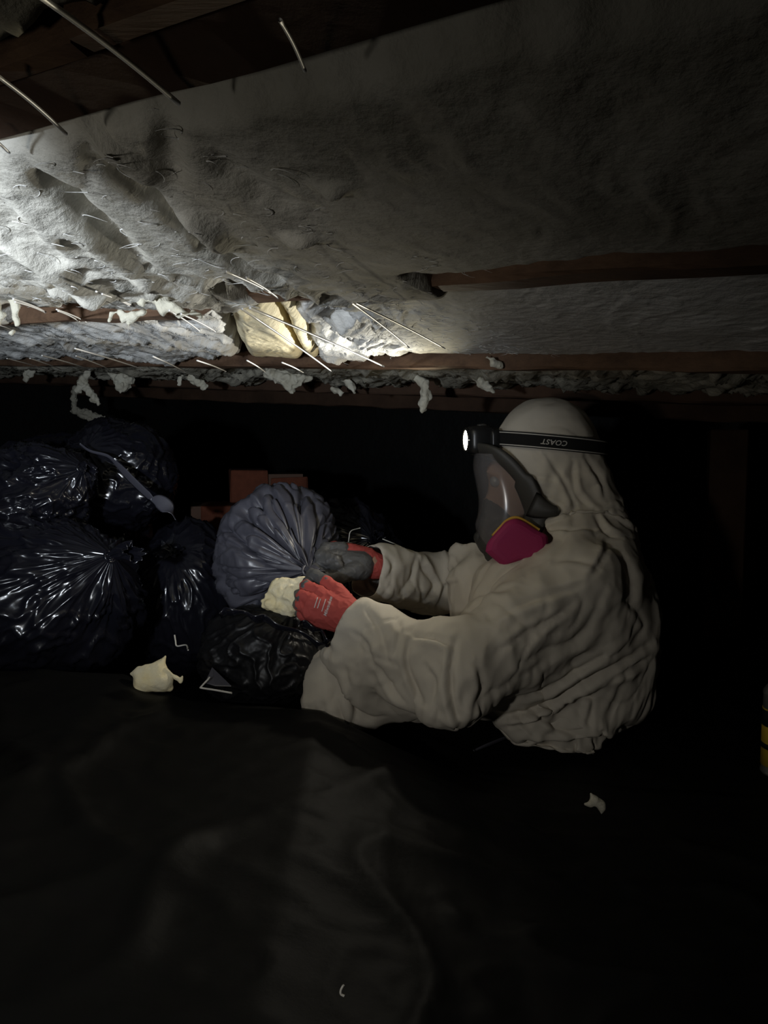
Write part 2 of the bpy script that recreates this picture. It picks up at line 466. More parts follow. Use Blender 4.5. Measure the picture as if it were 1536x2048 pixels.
# ------------------------------------------------------------------ fibreglass batts
_s0, _s1 = ceil_uv(30, 350), ceil_uv(470, 560)
SA = math.atan2(_s1[1] - _s0[1], _s1[0] - _s0[0])   # the tears run askew across the bay
def saw(x):
    f = x - np.floor(x); return np.where(f < .8, f / .8, (1 - f) / .2)
def batt_relief(u, v, seed, amp, stretch=1.0):
    """sagging, torn fibreglass: metres of downward relief"""
    a = SA
    p = u * math.cos(a) + v * math.sin(a); q = -u * math.sin(a) + v * math.cos(a)
    w1 = n3(u * 6, v * 6, seed) * .05 + n3(u * 18, v * 18, seed + 1.) * .016; w2 = n3(u * 6 + 9, v * 6, seed + 3) * .05 + n3(u * 18 + 5, v * 18, seed + 2.) * .016 + n3(u * 45, v * 45, seed + 2.) * .005
    p = p + w1; q = q + w2
    big = n3(u * 3.2, v * 3.2, seed + 1) * .016
    layer = saw(q * 10 + n3(p * 3, q * 5, seed + 6.) * 1.3) * .017 * sstep(-.25, .35, n3(p * 3.5, q * 8, seed + 7.))
    layer2 = saw(q * 26 + n3(p * 6, q * 9, seed + 2.) * 1.5) * .007 * sstep(-.2, .3, n3(p * 6, q * 14, seed + 5.))
    fold = ridge(n3(p * 3.5, q * 20, seed + 5)) ** 1.5 * .016 * sstep(-.4, .3, n3(p * 4, q * 4, seed + 1.5)) + ridge(n3(p * 8, q * 52, seed + 8)) ** 1.5 * .006
    lump = fbm(np.stack([p * 14, q * 48, np.full_like(p, seed + 2.)], -1), 3) * .0042
    fine = n3(p * 50, q * 150, seed + 4.) * .0014
    return big * (.25 + .75 * np.minimum(amp, 1)) + (layer + layer2 + fold + lump + fine - .012) * amp

def batt(name, uL, uR, v0, v1, label, m, seed=0, amp=1.0, res=.003, base=.012, hump=.012, lift0=.03, lift1=.03, cover=None, ragged=.012, parent=None, ampf=None, thick=.10, sidew=None, strokes=(), sag=None):
    """uL/uR: (u at v0, u at v1) of the left and right edges; cover(u) adds overhang past v1"""
    nu = int(max(abs(uR[0] - uL[0]), abs(uR[1] - uL[1])) / res) + 2; nv = int((v1 - v0) / res) + 2
    s = np.linspace(0, 1, nu)[:, None]; t = np.linspace(0, 1, nv)[None]
    t = t + 0 * s
    ul = uL[0] + (uL[1] - uL[0]) * t; ur = uR[0] + (uR[1] - uR[0]) * t
    u = ul + (ur - ul) * s
    e0 = v0 + n3(u * 14, seed + .3, 1.) * ragged + n3(u * 45, seed + .3, 2.) * ragged * .5
    e1 = v1 + n3(u * 14, seed + .7, 5.) * ragged + n3(u * 45, seed + .7, 6.) * ragged * .5
    cv = np.zeros_like(u)
    if cover is not None: cv = cover(u); e1 = e1 + cv * .045
    v = e0 + (e1 - e0) * t
    rel = batt_relief(u, v, seed, amp if ampf is None else ampf(u, v) * amp)
    d0 = v - e0; d1 = e1 - v; dl = (u - ul); dr_ = ur - u
    edge = lambda d, r: np.sqrt(np.clip(1 - (1 - np.clip(d / r, 0, 1)) ** 2, 0, 1))
    prof = edge(d0, lift0) * edge(d1, lift1); ps = edge(dl, .025) * edge(dr_, .025)
    if sidew is None: prof = prof * ps; ps = 1.0
    sw = 0.0 if sidew is None else sidew
    w = base - hump * np.sin(np.pi * np.clip(t, 0, 1)) - rel
    w = np.where(cv > .3, np.minimum(w, -.004 - np.abs(rel) * .3), w) if cover is not None else w
    for pl, hgt, wid in strokes:
        uv = spline([ceil_uv(*q_) for q_ in pl], 20); best = np.full(u.shape, 9.); tt = np.zeros(u.shape)
        for i in range(19):
            a, b = uv[i], uv[i + 1]; ab = b - a; t_ = np.clip(((u - a[0]) * ab[0] + (v - a[1]) * ab[1]) / (ab @ ab), 0, 1)
            dd = np.hypot(u - a[0] - t_ * ab[0], v - a[1] - t_ * ab[1]); m_ = dd < best; best = np.where(m_, dd, best); tt = np.where(m_, (i + t_) / 19, tt)
        best = best + n3(u * 30, v * 30, seed + 3.) * wid * .5
        w = w - hgt * np.exp(-(best / wid) ** 2) * np.clip(np.sin(np.pi * np.clip(tt, .04, .96)), 0, 1) ** .6
    if sag is not None: w = w - sag(u, v)
    if cover is not None: w = w + np.where(cv > .3, 0, .022 * sstep(.09, .0, d1))
    w = w * prof + thick * (1 - prof) if cover is None else w * prof + np.where(cv > .3, .02, thick) * (1 - prof)
    w = w + sw * (1 - ps)
    V = ceil_pt(u, v, w).reshape(-1, 3); Fs = gridfaces(nu, nv)[:, ::-1]
    if parent is None:
        # close the batt with a flat back above
        N = nu * nv
        bw = np.full_like(w, thick + .03)
        VB_ = ceil_pt(u[::nu - 1][:, ::nv - 1], v[::nu - 1][:, ::nv - 1], bw[::nu - 1][:, ::nv - 1]).reshape(-1, 3)
        V = np.vstack([V, VB_])
        me_f = Fs.tolist()
        r0 = [i * nv for i in range(nu)]; r1 = [i * nv + nv - 1 for i in range(nu)]
        c0 = list(range(nv)); c1 = [(nu - 1) * nv + j for j in range(nv)]
        me_f += [[N, N + 2, N + 3, N + 1], r0 + [N + 2, N], r1[::-1] + [N + 1, N + 3], c0[::-1] + [N, N + 1], c1 + [N + 3, N + 2]]
        o = mesh(name, V, me_f, m)
    else: o = mesh(name, V, Fs, m, parent)
    return meta(o, label, 'insulation')

def u_on(px, v):                                  # u where the joist line v crosses image column px
    us = np.linspace(-3, 1.3, 4000); x, y, d = proj(ceil_pt(us, v)); ok = d > .05
    return us[ok][np.argmin(np.abs(x[ok] - px))]
uB = lambda px: u_on(px, VB)
spans = [(-3.0, uB(55)), (uB(262), uB(342)), (uB(430), uB(505)), (uB(655), uB(870))]   # where the first batt hangs over its joist
def cover1(u):
    c = np.zeros_like(u)
    for a, b in spans: c = np.maximum(c, sstep(a - .012, a + .006, u) * (1 - sstep(b - .006, b + .012, u)))
    return c
def amp1(u, v):                                   # torn and fluffy on the left, smooth and flat on the right
    return .10 + .95 * (1 - sstep(-.62 + (v - VB) * .5, -.30 + (v - VB) * .5, u))
batt('insulation_batt', (-2.0, -2.0), (1.1, 1.1), VA + .062, VB - .012, 'large grey torn insulation batt between the first two joists', M['ins'], seed=11, ampf=amp1, cover=cover1, base=.004, hump=.014,
     sag=lambda u, v: .020 * (1 - sstep(-.75, -.45, u)) * np.sin(np.pi * np.clip((v - VA) / (VB - .075 - VA), 0, 1)),
     strokes=[([(175, 305), (300, 392), (430, 480), (560, 548)], -.022, .007), ([(60, 330), (160, 400), (300, 500)], -.016, .008), ([(0, 516), (55, 530), (100, 552)], -.02, .009),
              ([(165, 235), (175, 300), (180, 385)], -.004, .005), ([(350, 400), (410, 425), (460, 470)], .016, .008), ([(310, 250), (330, 310), (318, 390)], -.006, .008), ([(335, 260), (352, 330), (350, 400)], -.006, .007),
              ([(0, 430), (110, 478), (235, 560)], .014, .012), ([(90, 395), (200, 455), (330, 540)], .012, .010), ([(20, 370), (90, 420), (150, 470)], .012, .009), ([(560, 445), (600, 440), (640, 446)], .010, .006),
              ([(640, 345), (665, 350), (695, 345)], .008, .006), ([(420, 300), (480, 350), (600, 400)], -.008, .012), ([(200, 520), (260, 540), (330, 556)], -.012, .006), ([(40, 470), (130, 525), (180, 570)], -.012, .005)])
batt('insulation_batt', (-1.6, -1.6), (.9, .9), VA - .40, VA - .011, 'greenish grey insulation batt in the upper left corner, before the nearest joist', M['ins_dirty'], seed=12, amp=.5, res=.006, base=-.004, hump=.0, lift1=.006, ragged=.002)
# second bay: torn grey batt, pale batt with a cut end, narrow offcut, smooth batt
c = {k_: ceil_uv(*p_) for k_, p_ in dict(a0=(432, 625), a1=(480, 718), b0=(520, 612), b1=(592, 718), c0=(560, 615), c1=(622, 712)).items()}
V0, V1 = VB + .03, VC - .022
def ulin(p, q):
    s_ = (q[0] - p[0]) / (q[1] - p[1]); return (p[0] + s_ * (V0 - p[1]), p[0] + s_ * (V1 - p[1]))
ea, eb, ec = ulin(c['a0'], c['a1']), ulin(c['b0'], c['b1']), ulin(c['c0'], c['c1'])
batt('insulation_batt', (-3.0, -3.2), ea, V0, V1, 'ragged white insulation batt left of the pale cut batt', M['ins_white'], seed=21, amp=.85, base=.016, hump=.008, sidew=.03)
batt('insulation_batt', (ea[0] + .004, ea[1] + .004), eb, V0 + .01, V1 + .012, 'smooth pale yellow batt with a cut end, brightest in the torch light', M['ins_pale'], seed=22, amp=.22, base=.016, hump=.016, ragged=.005, sidew=.03)
batt('insulation_batt', (eb[0] + .006, eb[1] + .006), ec, V0 + .01, V1 + .008, 'narrow yellow offcut of insulation right of the pale cut batt', M['ins_pale'], seed=23, amp=.3, base=.016, hump=.012, ragged=.005, sidew=.03)
batt('insulation_batt', (ec[0] + .004, ec[1] + .004), (.95, .95), V0, V1, 'long smooth batt above the worker, torn at its lit left end', M['ins_white'], seed=24, base=.022, hump=.006, sidew=.03,
     ampf=lambda u, v: .10 + 1.0 * (1 - sstep(-.52, -.36, u + (v - VB) * .6)))
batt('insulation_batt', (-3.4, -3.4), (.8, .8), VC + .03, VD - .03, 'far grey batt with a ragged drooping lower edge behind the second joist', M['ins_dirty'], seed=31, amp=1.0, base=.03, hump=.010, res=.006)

# ------------------------------------------------------------------ loose fibres curling off the torn batts
def fibres(parent, n, ulo, uhi, vlo, vhi, seed, m):
    r = np.random.RandomState(seed); me = parent.data; C_ = np.empty(len(me.vertices) * 3); me.vertices.foreach_get('co', C_); C_ = C_.reshape(-1, 3) + np.array(parent.location)
    U_ = (C_ - CO) @ EU; V_ = (C_ - CO) @ EV; W_ = (C_ - CO) @ EN
    ok = np.where((U_ > ulo) & (U_ < uhi) & (V_ > vlo) & (V_ < vhi) & (W_ < .02))[0]; pick = ok[r.randint(0, len(ok), n)]
    k_ = 7; t = np.linspace(0, 1, k_)[None, :, None]
    L_ = r.uniform(.008, .028, (n, 1, 1)); a = r.uniform(0, 2 * np.pi, (n, 1, 1)); b = r.uniform(1.0, 4.0, (n, 1, 1)) * r.choice([-1, 1], (n, 1, 1))
    ang = a + b * t
    tx, ty = np.cos(ang), np.sin(ang)
    path = np.cumsum(np.concatenate([EU * tx + EV * ty - EN * (.30 * np.sin(t * 2.6) - .05)], -1), 1) * L_ / k_
    P_ = C_[pick][:, None] + path - path[:, :1]
    rad = (r.uniform(.0002, .0006, (n, 1)) * (1 - .8 * t[..., 0]))[..., None]
    o1 = EN * 1.0; o2 = (EU * -ty + EV * tx)
    ring = [P_ + o2 * rad * 1.6, P_ - o1 * rad, P_ - o2 * rad * 1.6, P_ + o1 * rad]
    V = np.stack(ring, 2).reshape(-1, 3)
    base = gridfaces(k_, 4, True); Fs = (base[None] + (np.arange(n) * k_ * 4)[:, None, None]).reshape(-1, 4)
    o = mesh('loose_fibres', V, Fs, m, parent); o['kind'] = 'stuff'
batts = [o for o in COL.objects if o.name.startswith('insulation_batt')]
fibres(batts[0], 700, -1.25, -.30, VA + .08, VB + .03, 1, M['ins_white'])
fibres(batts[2], 500, -2.1, -.70, VB, VC, 2, M['ins_white'])
fibres(batts[5], 300, -.95, -.45, VB, VC, 3, M['ins_white'])
fibres(batts[6], 500, -2.6, -.5, VC, VD, 4, M['ins_dirty'])

# ------------------------------------------------------------------ hanging tufts and fluff
def blob(name, prims, m, voxel=.004, k=.008, nz=.006, nscale=60, seed=0, parent=None, sm=1):
    def ex(X): return n3(X[:, 0] * nscale, X[:, 1] * nscale, X[:, 2] * nscale + seed) * nz + ridge(n3(X[:, 0] * nscale * .5, X[:, 1] * nscale * .5, X[:, 2] * nscale * .5 + seed)) * nz * .6 - nz * .4
    G = prims_grid(prims, voxel, k, pad=.02, extra=ex); V, Fs = surface_nets(G)
    V = laplace(V, edges_of(Fs), sm, .4)
    return mesh(name, V, Fs, m, parent)
def chain(pts, rs): return [(pts[i], pts[i + 1], rs[i], rs[i + 1]) for i in range(len(pts) - 1)]
def tuft(pix, label, seed, m='tuft', hang=.016, **kw):
    kw = dict(dict(voxel=.0022, nz=.0055, nscale=90, k=.006, sm=2), **kw)
    """pix: list of chains, each a list of (px, py, depth, radius px)"""
    pr = []
    up = min((q for ch in pix for q in ch), key=lambda q: q[1])      # hang it from the batt above its top
    sh = min(proj(on_ceil(up[0], up[1] + up[3] * .3, hang))[2], 2.6) - up[2] if up[1] < 775 else 0.0
    for ch in pix:
        ch = [(a, b, d + sh, r) for a, b, d, r in ch]
        pts = [P(a, b, d) for a, b, d, r in ch]; pr += chain(pts, [.72 * r * d / F for a, b, d, r in ch])
    return meta(blob('insulation_tuft', pr, M[m], seed=seed, **kw), label, 'insulation tuft', 'insulation tufts hanging from the joists')
tuft([[(12, 588, .95, 14), (28, 600, .95, 9), (32, 630, .95, 8), (34, 650, .95, 7), (22, 668, .95, 5)], [(-10, 600, .95, 14), (2, 632, .95, 9), (-4, 650, .95, 5)]],
     'white stringy tuft dangling at the left edge of the lit ceiling', 1, 'tuft', hang=-.018, voxel=.0022, k=.004, nz=.003, nscale=120)
tuft([[(262, 590, .93, 15), (278, 600, .93, 13), (276, 615, .93, 8)], [(285, 588, .93, 14), (320, 600, .93, 16), (345, 615, .93, 12), (370, 628, .93, 9), (400, 634, .93, 7)], [(322, 606, .93, 9), (327, 626, .93, 6), (331, 642, .93, 4)],
      [(240, 628, .98, 12), (262, 634, .98, 12), (285, 626, .98, 10)], [(246, 636, .98, 5), (242, 656, .98, 3)], [(258, 640, .98, 5), (256, 658, .98, 3)], [(225, 630, .98, 5), (218, 642, .98, 3)]],
     'white torn tuft draped over the lit joist beside a wire pair', 2, 'tuft', hang=-.020, voxel=.0022, k=.004, nz=.004, nscale=110)
tuft([[(828, 752, 1.45, 9), (850, 768, 1.45, 13), (852, 790, 1.45, 13), (846, 808, 1.45, 12), (846, 820, 1.45, 8)]], 'grey tuft hanging like a drip left of the worker head torch', 3, nz=.005)
tuft([[(975, 712, 1.33, 7), (990, 726, 1.33, 10), (1004, 738, 1.33, 5)], ], 'small tuft caught on the joist above the worker hood', 4, voxel=.003)
tuft([[(948, 748, 1.42, 9), (966, 766, 1.42, 14), (985, 782, 1.42, 7)]], 'oval tuft hanging just above the head torch', 5, voxel=.003)
tuft([[(222, 742, 1.45, 10), (240, 756, 1.45, 18), (244, 772, 1.45, 16), (258, 760, 1.45, 14)]], 'squarish pale tuft hanging left of centre below the far joist', 6)
tuft([[(176, 742, 1.42, 8), (164, 765, 1.42, 12), (154, 782, 1.42, 9)], [(168, 770, 1.42, 10), (188, 795, 1.42, 10), (198, 808, 1.42, 5)]], 'grey forked tuft hanging left of the squarish pale tuft', 7)
tuft([[(52, 736, 1.4, 8), (58, 748, 1.4, 9), (50, 760, 1.4, 6)], [(58, 745, 1.4, 6), (70, 742, 1.4, 5)]], 'small pale tuft below the joist near the left edge', 8, voxel=.003)
tuft([[(365, 742, 1.45, 12), (390, 756, 1.45, 14), (408, 772, 1.45, 8)], [(360, 756, 1.45, 6), (358, 768, 1.45, 4)]], 'cream wedge shaped tuft in the middle of the hanging fringe', 9)
tuft([[(540, 746, 1.5, 16), (570, 756, 1.5, 20), (590, 760, 1.5, 18), (615, 752, 1.5, 14)], [(575, 770, 1.5, 12), (584, 780, 1.5, 10)]], 'wide stepped tuft hanging below the cut end of the pale batt', 10)
tuft([[(690, 758, 1.5, 10), (702, 770, 1.5, 9), (708, 784, 1.5, 5)], [(668, 780, 1.5, 8), (684, 786, 1.5, 6)]], 'thin grey tuft at the end of the longest wire shadow', 11, voxel=.003)
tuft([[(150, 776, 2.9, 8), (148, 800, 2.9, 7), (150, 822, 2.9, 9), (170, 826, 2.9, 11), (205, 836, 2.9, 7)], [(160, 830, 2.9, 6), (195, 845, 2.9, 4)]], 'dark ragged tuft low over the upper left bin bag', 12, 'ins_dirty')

# ------------------------------------------------------------------ insulation support wires
WIRES = [
 ((80, -8), (357, 207), 'thick grey wire crossing the dark board, second from the left', .0022, -.012, -.004),
 ((-10, 148), (132, 268), 'grey wire crossing the dark board at the upper left', .0018, -.012, -.004),
 ((-40, 262), (18, 306), 'short grey wire end at the left edge below the dark board', .0016, -.006, -.004),
 ((560, 40), (610, 142), 'barely visible wire crossing the dark board at the top centre', .0014, -.010, -.004),
 ((452, 543), (556, 595), 'upper wire of the bright pair ending on the brown joist end', .0014, -0.036, -0.004),
 ((492, 555), (556, 596), 'lower short wire of the bright pair ending on the brown joist end', .0014, -0.036, -0.006),
 ((192, 583), (264, 611), 'upper white wire of the pair crossing the joist beside the torn tuft', .0013, -0.036, -0.006),
 ((204, 588), (262, 613), 'lower white wire of the pair crossing the joist beside the torn tuft', .0013, -0.036, -0.006),
 ((26, 598), (92, 624), 'upper white wire of the leftmost pair on the lit joist', .0014, -0.036, -0.006),
 ((30, 604), (90, 625), 'lower white wire of the leftmost pair on the lit joist', .0013, -0.036, -0.008),
 ((113, 619), (172, 644), 'upper wire of the pair in the dark hollow left of the torn tuft', .0013, -0.031, -0.008),
 ((116, 622), (158, 643), 'lower wire of the pair in the dark hollow left of the torn tuft', .0013, -0.031, -0.010),
 ((-20, 646), (26, 661), 'short wire at the left edge behind the dangling white tuft', .0013, -0.031, -0.008),
 ((338, 621), (400, 663), 'lower wire of the pair below the draped torn tuft', .0014, -0.041, -0.019),
 ((362, 628), (432, 664), 'upper wire of the pair below the draped torn tuft', .0014, -0.041, -0.019),
 ((500, 616), (768, 733), 'longest and brightest wire, crossing the pale cut batt', .0019, -0.046, -0.016),
 ((484, 618), (662, 742), 'long wire standing in for the shadow of the longest one on the pale batt', .0017, -0.051, -0.016),  # extra wire laid where the longest one casts its shadow
 ((704, 606), (818, 695), 'lower wire of the dim pair right of the bright batt', .0015, -0.036, -0.010),
 ((712, 606), (890, 697), 'upper wire of the dim pair right of the bright batt', .0013, -0.036, -0.010),
 ((150, 697), (286, 739), 'long bright wire crossing the second joist left of the forked tuft', .0018, -0.032, -0.006),
 ((84, 711), (180, 739), 'wire crossing the second joist left of the long bright one', .0017, -0.030, -0.006),
 ((152, 712), (224, 741), 'dim wire just under the long bright one on the second joist', .0015, -0.028, -0.006),
 ((60, 717), (126, 741), 'faint wire on the second joist above the small pale tuft', .0014, -0.028, -0.006),
 ((14, 717), (98, 741), 'leftmost faint wire on the second joist', .0014, -0.028, -0.006),
 ((306, 713), (370, 744), 'wire crossing the second joist right of the squarish tuft', .0016, -0.030, -0.006),
 ((394, 721), (452, 743), 'bright short wire on the second joist above the cream tuft', .0017, -0.030, -0.006),
 ((494, 721), (530, 744), 'short wire on the second joist under the pale batt', .0016, -0.030, -0.006),
 ((564, 725), (606, 745), 'short dim wire on the second joist right of the pale batt', .0015, -0.030, -0.006),
]
for i, (a, b, lab, r, wa, wb) in enumerate(WIRES):
    if i >= 19: wa -= .014; wb -= .012
    A_ = on_ceil(*a, w=wa); B_ = on_ceil(*b, w=wb)
    t = np.linspace(0, 1, 12)[:, None]
    pts = A_ + (B_ - A_) * t + EN * (.0012 * np.sin(np.pi * t))
    v, f = tube(pts, r * (.58 if i < 4 else .70), 6)
    meta(mesh('support_wire', v, f, M['wire']), lab, 'wire', 'insulation support wires')

# ------------------------------------------------------------------ the worker
def RC(p, q): return (P(*p[:3]), P(*q[:3]), p[3], q[3])
person = root('person', (P(1170, 1400, 1.66)[0], P(1170, 1400, 1.66)[1], 0.0),
              'worker in a white hooded coverall sitting hunched, tying a black bin bag', 'person')
J = dict(pelvis=(1150, 1320, 1.66, .115), waist=(1175, 1255, 1.65, .122), chest=(1140, 1165, 1.64, .135), neck=(1118, 1065, 1.64, .075),
         lsh=(1150, 1165, 1.49, .080), lel=(915, 1335, 1.36, .050), lwr=(712, 1233, 1.45, .034),
         rsh=(1065, 1140, 1.79, .078), rel=(868, 1155, 1.86, .046), rwr=(738, 1128, 1.69, .034),
         lhip=(1140, 1300, 1.57, .085), lkn=(682, 1352, 1.50, .054), lft=(900, 1360, 1.80, .045),
         rhip=(1150, 1350, 1.76, .10), rkn=(760, 1325, 1.92, .062), rft=(1000, 1365, 1.64, .045))
def jr(n, f=1.0, add=0.0): p = J[n]; return (p[0], p[1], p[2], p[3] * f + add)
def torso_prims(f, add):
    g = lambda a, b: RC(jr(a, f, add), jr(b, f, add))
    return [g('pelvis', 'waist'), g('waist', 'chest'), g('chest', 'neck'), g('chest', 'lsh'), g('chest', 'rsh'),
            g('lsh', 'lel'), g('lel', 'lwr'), g('rsh', 'rel'), g('rel', 'rwr'),
            g('pelvis', 'lhip'), g('pelvis', 'rhip'), g('lhip', 'lkn'), g('rhip', 'rkn'), g('lkn', 'lft'), g('rkn', 'rft')]
HEADC = (1090, 905, 1.65)
head = [RC((1095, 895, 1.65, .092), (1105, 930, 1.65, .090)), RC((1080, 905, 1.65, .088), (1055, 960, 1.65, .078)),
        RC((1050, 985, 1.65, .068), (1035, 1050, 1.65, .042)), RC((1110, 960, 1.65, .085), (1120, 1060, 1.65, .065)),
        RC((998, 958, 1.65, .010), (982, 1000, 1.65, .013)), RC((982, 1000, 1.637, .009), (982, 1000, 1.663, .009)),      # nose
        RC((985, 940, 1.61, .014), (985, 940, 1.69, .014)),                                                                # brow
        RC((978, 1032, 1.632, .011), (978, 1032, 1.668, .011)), RC((982, 1043, 1.636, .010), (982, 1043, 1.664, .010)),  # lips
        RC((995, 1068, 1.65, .022), (1010, 1072, 1.65, .030)),                                                             # chin
        RC((1092, 955, 1.572, .012), (1088, 990, 1.576, .009)), RC((1092, 955, 1.728, .012), (1088, 990, 1.724, .009))]  # ears
bp = torso_prims(.80, 0) + head
G = prims_grid(bp, .012, .018); V, Fs = surface_nets(G); V = laplace(V, edges_of(Fs), 1, .4)
mesh('body', V, Fs, M['skin'], person)
# eyes inside the visor
for s in (-1, 1):
    c = P(992, 962, 1.65 + s * .032); a = np.linspace(0, np.pi, 9)[:, None]; b = np.linspace(0, 2 * np.pi, 14, endpoint=False)[None]
    V = c + .0135 * np.stack(np.broadcast_arrays(np.sin(a) * np.cos(b), np.sin(a) * np.sin(b), np.cos(a)), -1).reshape(-1, 3)
    mesh('eye', V, gridfaces(9, 14, True), M['eye'], person)

# coverall: a slack cloth shell relaxed over the body, so that the folds are real
sp = torso_prims(1.0, 0.004)
sp += [RC((1085, 893, 1.65, .098), (1098, 900, 1.65, .098)), RC((1095, 890, 1.65, .096), (1130, 1000, 1.65, .098)), RC((1130, 1000, 1.65, .10), (1165, 1110, 1.64, .115)),
       RC((1075, 985, 1.65, .085), (1100, 1080, 1.65, .08)),
       RC((1150, 1130, 1.60, .125), (1195, 1240, 1.62, .125)),                      # baggy back
       RC((1020, 1180, 1.55, .075), (1010, 1280, 1.50, .085)),                      # slack under the upper arm
       RC((960, 1170, 1.66, .07), (1080, 1240, 1.62, .12)),                         # chest front
       RC((950, 1120, 1.72, .055), (1060, 1130, 1.66, .09)),
       RC((1050, 1425, 1.52, .030), (1165, 1440, 1.52, .035)), RC((1170, 1395, 1.56, .05), (1222, 1372, 1.60, .058)),
       RC((895, 1362, 1.37, .052), (905, 1310, 1.38, .070)), RC((800, 1312, 1.40, .054), (700, 1240, 1.45, .045)),
       RC((840, 1150, 1.83, .047), (750, 1128, 1.70, .040)), RC((1190, 1170, 1.545, .085), (1220, 1270, 1.58, .085)), RC((660, 1375, 1.50, .055), (715, 1418, 1.50, .018))]
HS = .0085
Gs = prims_grid(sp, HS, .022, pad=.05)
VS, FS = surface_nets(Gs, iso=.006)
ES = edges_of(FS)
rnd = np.random.RandomState(5)
L0 = np.linalg.norm(VS[ES[:, 0]] - VS[ES[:, 1]], axis=1)
DS = np.concatenate([FS[:, [0, 2]], FS[:, [1, 3]]]); LD = np.linalg.norm(VS[DS[:, 0]] - VS[DS[:, 1]], axis=1)
CE = np.concatenate([ES, DS]); CL = np.concatenate([L0, LD])
mid = (VS[CE[:, 0]] + VS[CE[:, 1]]) / 2
slack = 1.10 + .06 * noise(mid * 6)
hx, hy, hd = proj(mid)
slack = np.where((hy < 900) & (hx > 960), 1.03, slack)
CL = CL * slack
X = VS + rnd.normal(size=VS.shape) * .0008 + normals(VS, FS) * (noise(VS * 22) * .006 + noise(VS * 45) * .002)[:, None]; PV = X.copy()
N_ = len(X); deg = np.bincount(CE.ravel(), minlength=N_)[:, None].astype(float)
idx = np.concatenate([CE[:, 0], CE[:, 1]])
for step in range(70):
    vel = (X - PV) * .9; PV = X.copy(); X = X + vel; X[:, 2] -= .00022
    for it in range(5):
        d = X[CE[:, 1]] - X[CE[:, 0]]; l = np.linalg.norm(d, axis=1) + 1e-9
        st = np.where(l > CL, 1.0, .8)
        cr = d * ((l - CL) / l * .5 * st)[:, None]
        cc = np.concatenate([cr, -cr])
        acc = np.stack([np.bincount(idx, cc[:, k], N_) for k in range(3)], -1)
        X = X + acc / deg * 1.6
    ph, g = Gs.sample(X, True)
    pen = np.maximum(.001 - ph, 0)
    X = X + g * pen[:, None]
    far = np.maximum(ph - .030, 0); X = X - g * far[:, None] * .5
    hit = pen > 0
    PV = np.where(hit[:, None], PV + (X - PV) * .8, PV)
    if step % 8 == 7: X = laplace(X, ES, 1, .06)
X = laplace(X, ES, 1, .12)
# openings: face, cuffs
px, py, pd = proj(X)
line = 960 + (px * 0)                               # face opening: left of the line hood brow -> jaw
fx = 985 + (py - 875) * (1078 - 985) / (1040 - 875.)
face = (py > 872) & (py < 1085) & (px < fx) & (px > 900)
wl = np.array(P(712, 1233, 1.45)); el = np.array(P(925, 1362, 1.36)); ax = (wl - el) / np.linalg.norm(wl - el)
cutl = ((X - wl) @ ax > .012) & (np.linalg.norm(X - wl, axis=1) < .075)
wr = np.array(P(738, 1128, 1.69)); er = np.array(P(868, 1165, 1.86)); ax2 = (wr - er) / np.linalg.norm(wr - er)
cutr = ((X - wr) @ ax2 > .006) & (np.linalg.norm(X - wr, axis=1) < .08)
bad = face | cutl | cutr
FK = FS[~bad[FS].any(1)]
used = np.unique(FK); remap = np.full(len(X), -1); remap[used] = np.arange(len(used))
def subdivided(V, Fs):
    o = mesh('tmp', V, Fs, None or M['suit']); off = np.array(o.location)
    md = o.modifiers.new('s', 'SUBSURF'); md.levels = 1
    ev = o.evaluated_get(bpy.context.evaluated_depsgraph_get()); me = ev.to_mesh()
    W = np.empty(len(me.vertices) * 3); me.vertices.foreach_get('co', W)
    q = np.empty(len(me.loops), np.int32); me.loops.foreach_get('vertex_index', q)
    ev.to_mesh_clear(); d = o.data; bpy.data.objects.remove(o); bpy.data.meshes.remove(d)
    return W.reshape(-1, 3) + off, q.reshape(-1, 4)
Xu, FK = X[used], remap[FK]
be = np.concatenate([FK[:, [0, 1]], FK[:, [1, 2]], FK[:, [2, 3]], FK[:, [3, 0]]]); be.sort(1)
be, cn = np.unique(be, axis=0, return_counts=True); be = be[cn == 1]
onb = np.zeros(len(Xu)); onb[be.ravel()] = 1                    # smooth the cut edges of cuffs and face opening
Xu = laplace(Xu, be, 12, .5, w=onb)
VC_, FC_ = subdivided(Xu, FK)
